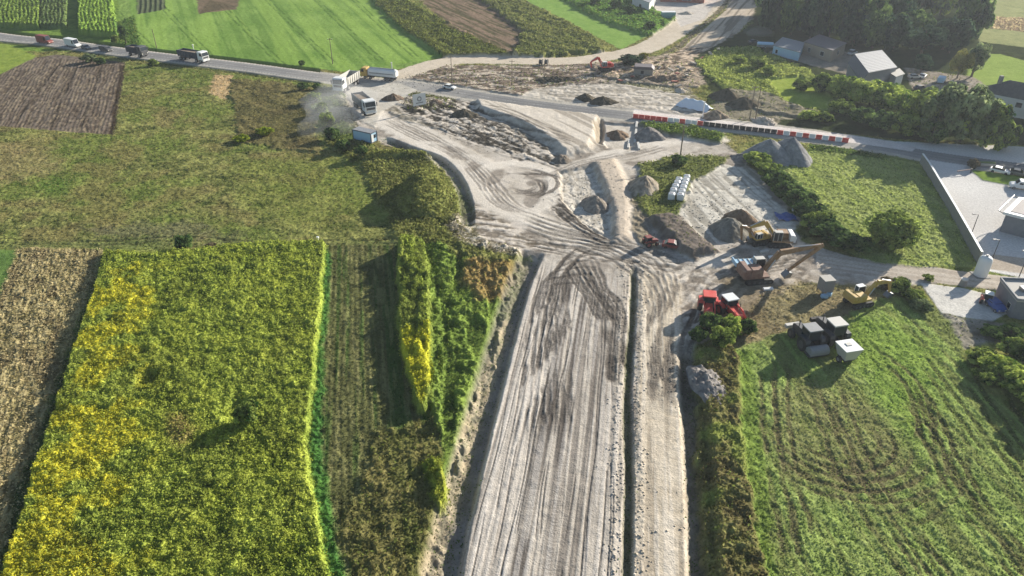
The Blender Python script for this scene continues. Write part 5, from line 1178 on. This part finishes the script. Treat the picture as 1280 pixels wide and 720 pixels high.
# canopy at the right edge
cz = 4.0
Q = [np.array(U(1253,268,cz)[:2]), np.array(U(1320,285,cz)[:2]), np.array(U(1345,258,cz)[:2]), np.array(U(1272,249,cz)[:2])]
e = root('flat_building', 'white flat-roofed building with pipe frame at the right edge of the yard', 'building', loc=(0,0,0))
b = MB(); b.hexa([(*p,cz) for p in Q]+[(*p,cz+.55) for p in Q]); b.build('roof_slab', M['white'], e, .04); Q3 = [sum(Q)/4+(p-sum(Q)/4)*.9 for p in Q]; MB().hexa([(*p,-.2) for p in Q3]+[(*p,cz-.01) for p in Q3]).build('wall', M['greywall'], e)
cen = sum(Q)/4; Q2 = [cen+(p-cen)*.8 for p in Q]; MB().hexa([(*p,cz+.552) for p in Q2]+[(*p,cz+.62) for p in Q2]).build('roof_felt', M['brownroof'], e)
a, b_ = Q[0], Q[3]; n_ = (a-cen)/np.linalg.norm(a-cen)
f = MB().cyl((*a,cz+.3),(*(a+n_*1.2),cz+1.0),.09,n=8).cyl((*b_,cz+.3),(*(b_+n_*1.2),cz+1.0),.09,n=8).cyl((*(a+n_*1.2),cz+1.0),(*(b_+n_*1.2),cz+1.0),.09,n=8); f.build('pipe_frame', M['steel'], e)

# ---- houses: footprints from roof corners at their height
def foot(corners, z): return [np.array(U(x_, y_, z)[:2]) for x_, y_ in corners]
def flat_house(name, label, corners, H, wallm, roofm, cat='house', over=.35, th=.25, wins=(), z0=None):
    Q = foot(corners, H); cen = sum(Q)/4; zb = (gz(*cen) if z0 is None else z0) - .3
    e = root(name, label, cat, loc=(cen[0], cen[1], 0))
    L = [q-cen for q in Q]; I = [q*(1-over/np.linalg.norm(q)) for q in L]
    w = MB().hexa([(*q,zb) for q in I]+[(*q,H-.005) for q in I]).build('wall', M[wallm], e)
    MB().hexa([(*q,H) for q in L]+[(*q,H+th) for q in L]).build('roof', M[roofm], e)
    for (side, t, wz, ww, hh) in wins:
        a, b = I[side], I[(side+1)%4]; d = (b-a)/np.linalg.norm(b-a); n_ = np.array([d[1],-d[0]]); 
        if np.dot(n_, (a+b)/2) < 0: n_ = -n_
        c = a + (b-a)*t
        pts_ = [c-d*ww/2-n_*.05, c+d*ww/2-n_*.05, c+d*ww/2+n_*.03, c-d*ww/2+n_*.03]
        pf = [c-d*(ww/2+.12)-n_*.06, c+d*(ww/2+.12)-n_*.06, c+d*(ww/2+.12)+n_*.015, c-d*(ww/2+.12)+n_*.015]
        fr = MB().hexa([(*p,wz-.12) for p in pf]+[(*p,wz+hh+.12) for p in pf]).build('window', M['offwhite'], e)
        MB().hexa([(*p,wz) for p in pts_]+[(*p,wz+hh) for p in pts_]).build('pane', M['glass'], fr)
    return e, Q, I, cen
# corners order: left, front(lower), right, back
e, *_ = flat_house('flat_roof_house', 'tan house with a flat purple-brown roof in front of the wood', [(1004.5,52.8),(1040.7,63.8),(1058.9,54.5),(1023.7,43.5)], 3.9, 'tan', 'brownroof', wins=((0,.22,1.2,1.2,1.3),(0,.68,1.2,1.6,1.4),(1,.5,1.3,1.3,1.2)))
e, *_ = flat_house('pale_shed', 'long pale blue-grey shed left of the brown-roofed house', [(966,57),(1000,66),(1006,54),(978,47)], 3.0, 'lblue', 'greyroof', 'shed', wins=((0,.15,.6,.9,1.2),))
e = root('covered_trailer', 'trailer under a bright blue-white cover left of the pale shed', 'trailer', 956, 60, None, yaw=R(-12))
MB().box(-3,3,-1.2,1.2,.6,1.4).build('trailer_box', M['grey'], e); MB().prism([(-3.05,1.4),(3.05,1.4),(2.9,2.0),(-2.9,2.0)], -1.25, 1.25).build('cover', mat('blue_cover', (170,206,230), .4), e, .1)
for s in (-1, 1): add_wheel(e, 0, s*1.2, .45, .25)
e, *_ = flat_house('container_building', 'grey container building with parapet roof at the lower right edge', [(1249.8,350.5),(1271,377),(1310,381),(1292,352)], 3.4, 'greywall', 'conc', 'building', over=.1, wins=((0,.75,1.0,1.0,1.0),))
Q = foot([(1249.8,350.5),(1271,377),(1310,381),(1292,352)], 3.4)
b = MB()
for i in range(4):
    p, q = Q[i]-sum(Q)/4, Q[(i+1)%4]-sum(Q)/4; b.beam((p[0],p[1],3.85+.002*i),(q[0],q[1],3.85+.002*i),.22,.4)
b.build('parapet', M['greyroof'], e)
MB().box(-.8,.8,-.6,.6,3.66,4.3).build('roof_vent', M['steel'], e, .05)
e, *_ = flat_house('top_building', 'white building at the top edge beside the upper yard', [(790,-4),(812,4),(822,-8),(800,-16)], 4.5, 'render_', 'greyroof', 'building', wins=((0,.5,1.2,2,1.4),))
e, *_ = flat_house('top_workshop', 'long brown-walled workshop at the top edge by the upper yard', [(826,-10),(882,-8),(886,-24),(830,-26)], 4.5, 'brick', 'slate_and_shade', 'building', wins=((0,.3,1,2.4,1.8),(0,.6,1,4,2.2)))
e = root('skip_container', 'pale turquoise container on the corner of the top yard', 'container', 835, 22, None, yaw=R(3))
MB().box(-3,3,-1.25,1.25,.05,2.4).build('container_body', mat('turquoise_paint', (130,168,170), .6), e); MB().box(-3.05,3.05,-1.3,1.3,2.4,2.5).build('lid', M['white'], e)
f = MB()
for i in range(12): f.box(-2.8+i*.5-.06, -2.8+i*.5+.06, -1.31, -1.25, .1, 2.35)
f.build('ribs', mat('turquoise_paint', (130,168,170), .6), e)
def gable(name, label, ridge0, ridge1, zr, eaveR0, eaveR1, ze, wallm, roofR, roofL, wins=(), chim=None, widthL=None):
    """ridge and right eave given by pixel at their heights, left slope mirrored"""
    r0, r1 = foot([ridge0, ridge1], zr); e0, e1 = foot([eaveR0, eaveR1], ze)
    d = (r1-r0)/np.linalg.norm(r1-r0); n_ = np.array([d[1],-d[0]])
    if np.dot(n_, e0-r0) < 0: n_ = -n_
    L = np.linalg.norm(r1-r0); v_ = ((e0-r0)+(e1-r1))/2; w = np.linalg.norm(v_); wl = widthL or w; n_ = v_/w
    cen = (r0+r1)/2; g0 = gz(*cen)-.3
    e = root(name, label, 'house', loc=(cen[0], cen[1], 0))
    def pt(s, t, z): q = d*s+n_*t; return (q[0], q[1], z)
    h = L/2
    b = MB(); i_ = .35
    prof = [(-wl+i_, g0), (w-i_, g0), (w-i_, ze-.05), (0, zr-.2), (-wl+i_, ze-.05)]
    V = [pt(-h+i_, t, z) for t, z in prof]+[pt(h-i_, t, z) for t, z in prof]; b.v += V; b.f += [(0,1,2,3,4),(9,8,7,6,5)]+[(k,5+k,5+(k+1)%5,(k+1)%5) for k in range(5)]; b.build('wall', M[wallm], e)
    rf = MB().hexa([pt(-h,0,zr-.02),pt(h,0,zr-.02),pt(h,w,ze-.02),pt(-h,w,ze-.02),pt(-h,0,zr+.2),pt(h,0,zr+.2),pt(h,w,ze+.2),pt(-h,w,ze+.2)]).build('roof', M[roofR], e)
    for q_ in np.linspace(-h+.5, h-.5, 14): MB().hexa([pt(q_-.04,.1,zr+.15),pt(q_+.04,.1,zr+.15),pt(q_+.04,w-.1,ze+.17),pt(q_-.04,w-.1,ze+.17),pt(q_-.04,.1,zr+.27),pt(q_+.04,.1,zr+.27),pt(q_+.04,w-.1,ze+.27),pt(q_-.04,w-.1,ze+.27)]).build('roof_seam', M[roofR], rf)
    MB().hexa([pt(-h,-.003,zr-.02),pt(h,-.003,zr-.02),pt(h,-wl,ze-.02),pt(-h,-wl,ze-.02),pt(-h,-.003,zr+.2),pt(h,-.003,zr+.2),pt(h,-wl,ze+.2),pt(-h,-wl,ze+.2)]).build('roof', M[roofL], e)
    for side, s, wz, ww, hh in wins:
        t = -wl+i_ if side == 'L' else w-i_; sg = -1 if side == 'L' else 1
        fr = MB().hexa([pt(s-ww/2-.12,t-sg*.05,wz-.12),pt(s+ww/2+.12,t-sg*.05,wz-.12),pt(s+ww/2+.12,t+sg*.02,wz-.12),pt(s-ww/2-.12,t+sg*.02,wz-.12),pt(s-ww/2-.12,t-sg*.05,wz+hh+.12),pt(s+ww/2+.12,t-sg*.05,wz+hh+.12),pt(s+ww/2+.12,t+sg*.02,wz+hh+.12),pt(s-ww/2-.12,t+sg*.02,wz+hh+.12)]).build('window', M['offwhite'], e)
        MB().hexa([pt(s-ww/2,t-sg*.05,wz),pt(s+ww/2,t-sg*.05,wz),pt(s+ww/2,t+sg*.04,wz),pt(s-ww/2,t+sg*.04,wz),pt(s-ww/2,t-sg*.05,wz+hh),pt(s+ww/2,t-sg*.05,wz+hh),pt(s+ww/2,t+sg*.04,wz+hh),pt(s-ww/2,t+sg*.04,wz+hh)]).build('pane', M['glass'], fr)
    if chim is not None:
        c = pt(chim, .8, 0); MB().box(c[0]-.45,c[0]+.45,c[1]-.45,c[1]+.45,zr-1.2,zr+1.0).build('chimney', M['dconc'], e)
    return e
gable('gabled_house', 'grey house with a bright pale gable roof in front of the wood', (1068,68), (1085.7,91.5), 7.0, (1103.8,62.4), (1119.8,85.4), 4.6, 'greywall', 'greyroof', 'slate_and_shade', wins=(('L',-3,1.2,1.2,1.3),('L',2,1.2,1.2,1.3)), widthL=3.4)  # left slope of the same roof coloured dark for its shaded side
e, *_ = flat_house('white_annex', 'small white annex at the lower corner of the bright-roofed house', [(1112,92),(1120,97),(1131,93),(1124,86)], 3.2, 'render_', 'conc', 'shed')
gable('white_house', 'white two-storey house with dark roof at the right edge', (1262,101), (1345,116), 9.5, (1229,113.5), (1282,127.5), 5.2, 'render_', 'slate_and_shade', 'slate_and_shade', wins=(('R',-7.5,2.9,1.5,1.3),('R',-8.6,.4,1.1,1.2),('R',-1,2.9,1.5,1.3),('R',4,2.9,1.5,1.3)), chim=-9.5)
# fence at the slab, junk poles
e = root('timber_stack', 'stack of pale timber and scrap beside the junk yard cars', 'timber stack', 1196, 106, None, yaw=R(-25))
b = MB()
for i in range(12): b.box(-3+random.uniform(-.4,.4), 3+random.uniform(-.6,.4), -.9+i*.15, -.78+i*.15, .05+(i%3)*.15, .17+(i%3)*.15)
b.build('boards', M['wood'], e); MB().box(-2,-1,-1,1,.6,1.0).build('crate', M['offwhite'], e)
for i, (a, b_, yw) in enumerate([(966,322,.2),(955,315,.4),(978,296,2.2),(992,262,1.2),(960,362,.1)]):
    o = MB().box(-.9,.9,-.35,.35,0,.35).build('loose_panel', M['white' if i != 1 else 'offwhite'], None, .04); o.location = G(a, b_); o.rotation_euler = (.1, 0, yw)
    tag(o, ['white panel lying between the excavators','pale panel lying left of the tan-orange excavator','white panel leaning behind the tan-orange excavator','white plank in the shade of the hedge','white plank in front of the long-boom excavator'][i], 'panel')
e = root('blue_tarpaulin', 'crumpled blue tarpaulin in the shade behind the excavators', 'tarpaulin', 982, 272, None)
V = [((i-4)*.5, (j-4)*.45, .25+.3*math.sin(i*1.3+j*2.1)*math.cos(j*1.1)) for i in range(9) for j in range(9)]
link('sheet', quads_mesh('sheet', V, [(i*9+j,(i+1)*9+j,(i+1)*9+j+1,i*9+j+1) for i in range(8) for j in range(8)], True), M['blue'], e)
# clods and stones: loose stuff along the median, ditches and rubble
n = 9000
def scat_line(pts, wd, n):
    P = np.array([U(*p)[:2] for p in pts]); k = RNG.integers(0, len(P)-1, n); t = RNG.random(n)[:, None]
    q = P[k]*(1-t)+P[k+1]*t; return q + RNG.normal(size=(n, 2))*wd
pp = np.concatenate([scat_line([(792,330),(790,400),(784,500),(786,600),(784,720)],1.2,1500), scat_line([(650,340),(624,430),(590,530),(566,620),(545,720)],1.0,250), scat_line([(740,90),(800,95),(870,95)],5,1200), scat_line([(510,100),(640,100),(740,95)],5,1500), scat_line([(870,440),(880,480)],2.6,700), scat_line([(560,150),(660,185)],4,700), scat_line([(730,210),(745,280)],4,700), scat_line([(870,250),(940,290)],7,700), scat_line([(862,430),(868,520),(880,720)],1.0,600)])
zz, vi = gzv(pp[:, 0], pp[:, 1]); V = []; F = []; Cc = []
for (x, y), z, vv in zip(pp, zz, vi):
    s = float(RNG.uniform(.05, .15)) * (1 + max(0, y-100)/420); k = len(V)
    q = RNG.uniform(.7, 1.2, (8, 3)) * s
    for j, (a, b, c) in enumerate([(-1,-1,-.6),(1,-1,-.6),(1,1,-.6),(-1,1,-.6),(-.7,-.7,.7),(.7,-.7,.7),(.7,.7,.7),(-.7,.7,.7)]): V.append((x+a*q[j,0], y+b*q[j,1], z+c*q[j,2]))
    F += [(k,k+1,k+5,k+4),(k+1,k+2,k+6,k+5),(k+2,k+3,k+7,k+6),(k+3,k,k+4,k+7),(k+4,k+5,k+6,k+7)]
    g = RNG.uniform(.5, 1.1); Cc += [C[vv]*(g+.1)]*8
tag(link('stones', quads_mesh('stones', V, F, False, np.array(Cc)), vcol_mat('stone_clods', .95, 0, 1, 0, .15, 5)), 'loose clods and stones along ditches, median and rubble', 'stones', kind='stuff')
# ---------------------------------------------------------------- air
def volbox(name, V, F, dens, col, label, cat, aniso=.3):
    me = bpy.data.meshes.new(name); me.from_pydata(V, [], F); m = bpy.data.materials.new(name); m.use_nodes = True; t = m.node_tree
    for n in list(t.nodes):
        if n.type == 'BSDF_PRINCIPLED': t.nodes.remove(n)
    pv = t.nodes.new('ShaderNodeVolumePrincipled'); pv.inputs['Color'].default_value = (*col, 1); pv.inputs['Density'].default_value = dens; pv.inputs['Anisotropy'].default_value = aniso
    t.links.new(pv.outputs[0], t.nodes['Material Output'].inputs['Volume'])
    return tag(link(name, me, m), label, cat, kind='stuff')
hx, hy0, hy1, hz0, hz1 = 700, -60, 900, -6, 74
volbox('haze', [(-hx,hy0,hz0),(hx,hy0,hz0),(hx,hy1,hz0),(-hx,hy1,hz0),(-hx,hy0,hz1),(hx,hy0,hz1),(hx,hy1,hz1),(-hx,hy1,hz1)], [(0,3,2,1),(4,5,6,7),(0,1,5,4),(1,2,6,5),(2,3,7,6),(3,0,4,7)], .00014, (.82,.9,1.0), 'thin bluish summer haze over the whole landscape', 'haze')
import bmesh as _bm
for i, (a, b_, rx, ry, rz, dn) in enumerate([(428,134,11,15,4.2,.02),(414,158,8,11,3.2,.014),(948,44,6,4,2.2,.04)]):
    b = _bm.new(); _bm.ops.create_icosphere(b, subdivisions=3, radius=1)
    for v in b.verts:
        k = 1 + .25*math.sin(v.co.x*4+i)*math.cos(v.co.y*5) ; v.co = (v.co.x*rx*k, v.co.y*ry*k, max(-.1, v.co.z*rz*k + rz*.5))
    V = [tuple(v.co) for v in b.verts]; F = [[v.index for v in f.verts] for f in b.faces]; b.free()
    o = volbox('dust_cloud', V, F, dn, (.86,.88,.9), ['pale dust cloud stirred up beside the junction', 'thin dust drifting over the roadside bushes', 'pale smoke puff beside the blue-covered trailer'][i], 'dust'); o.location = G(a, b_)
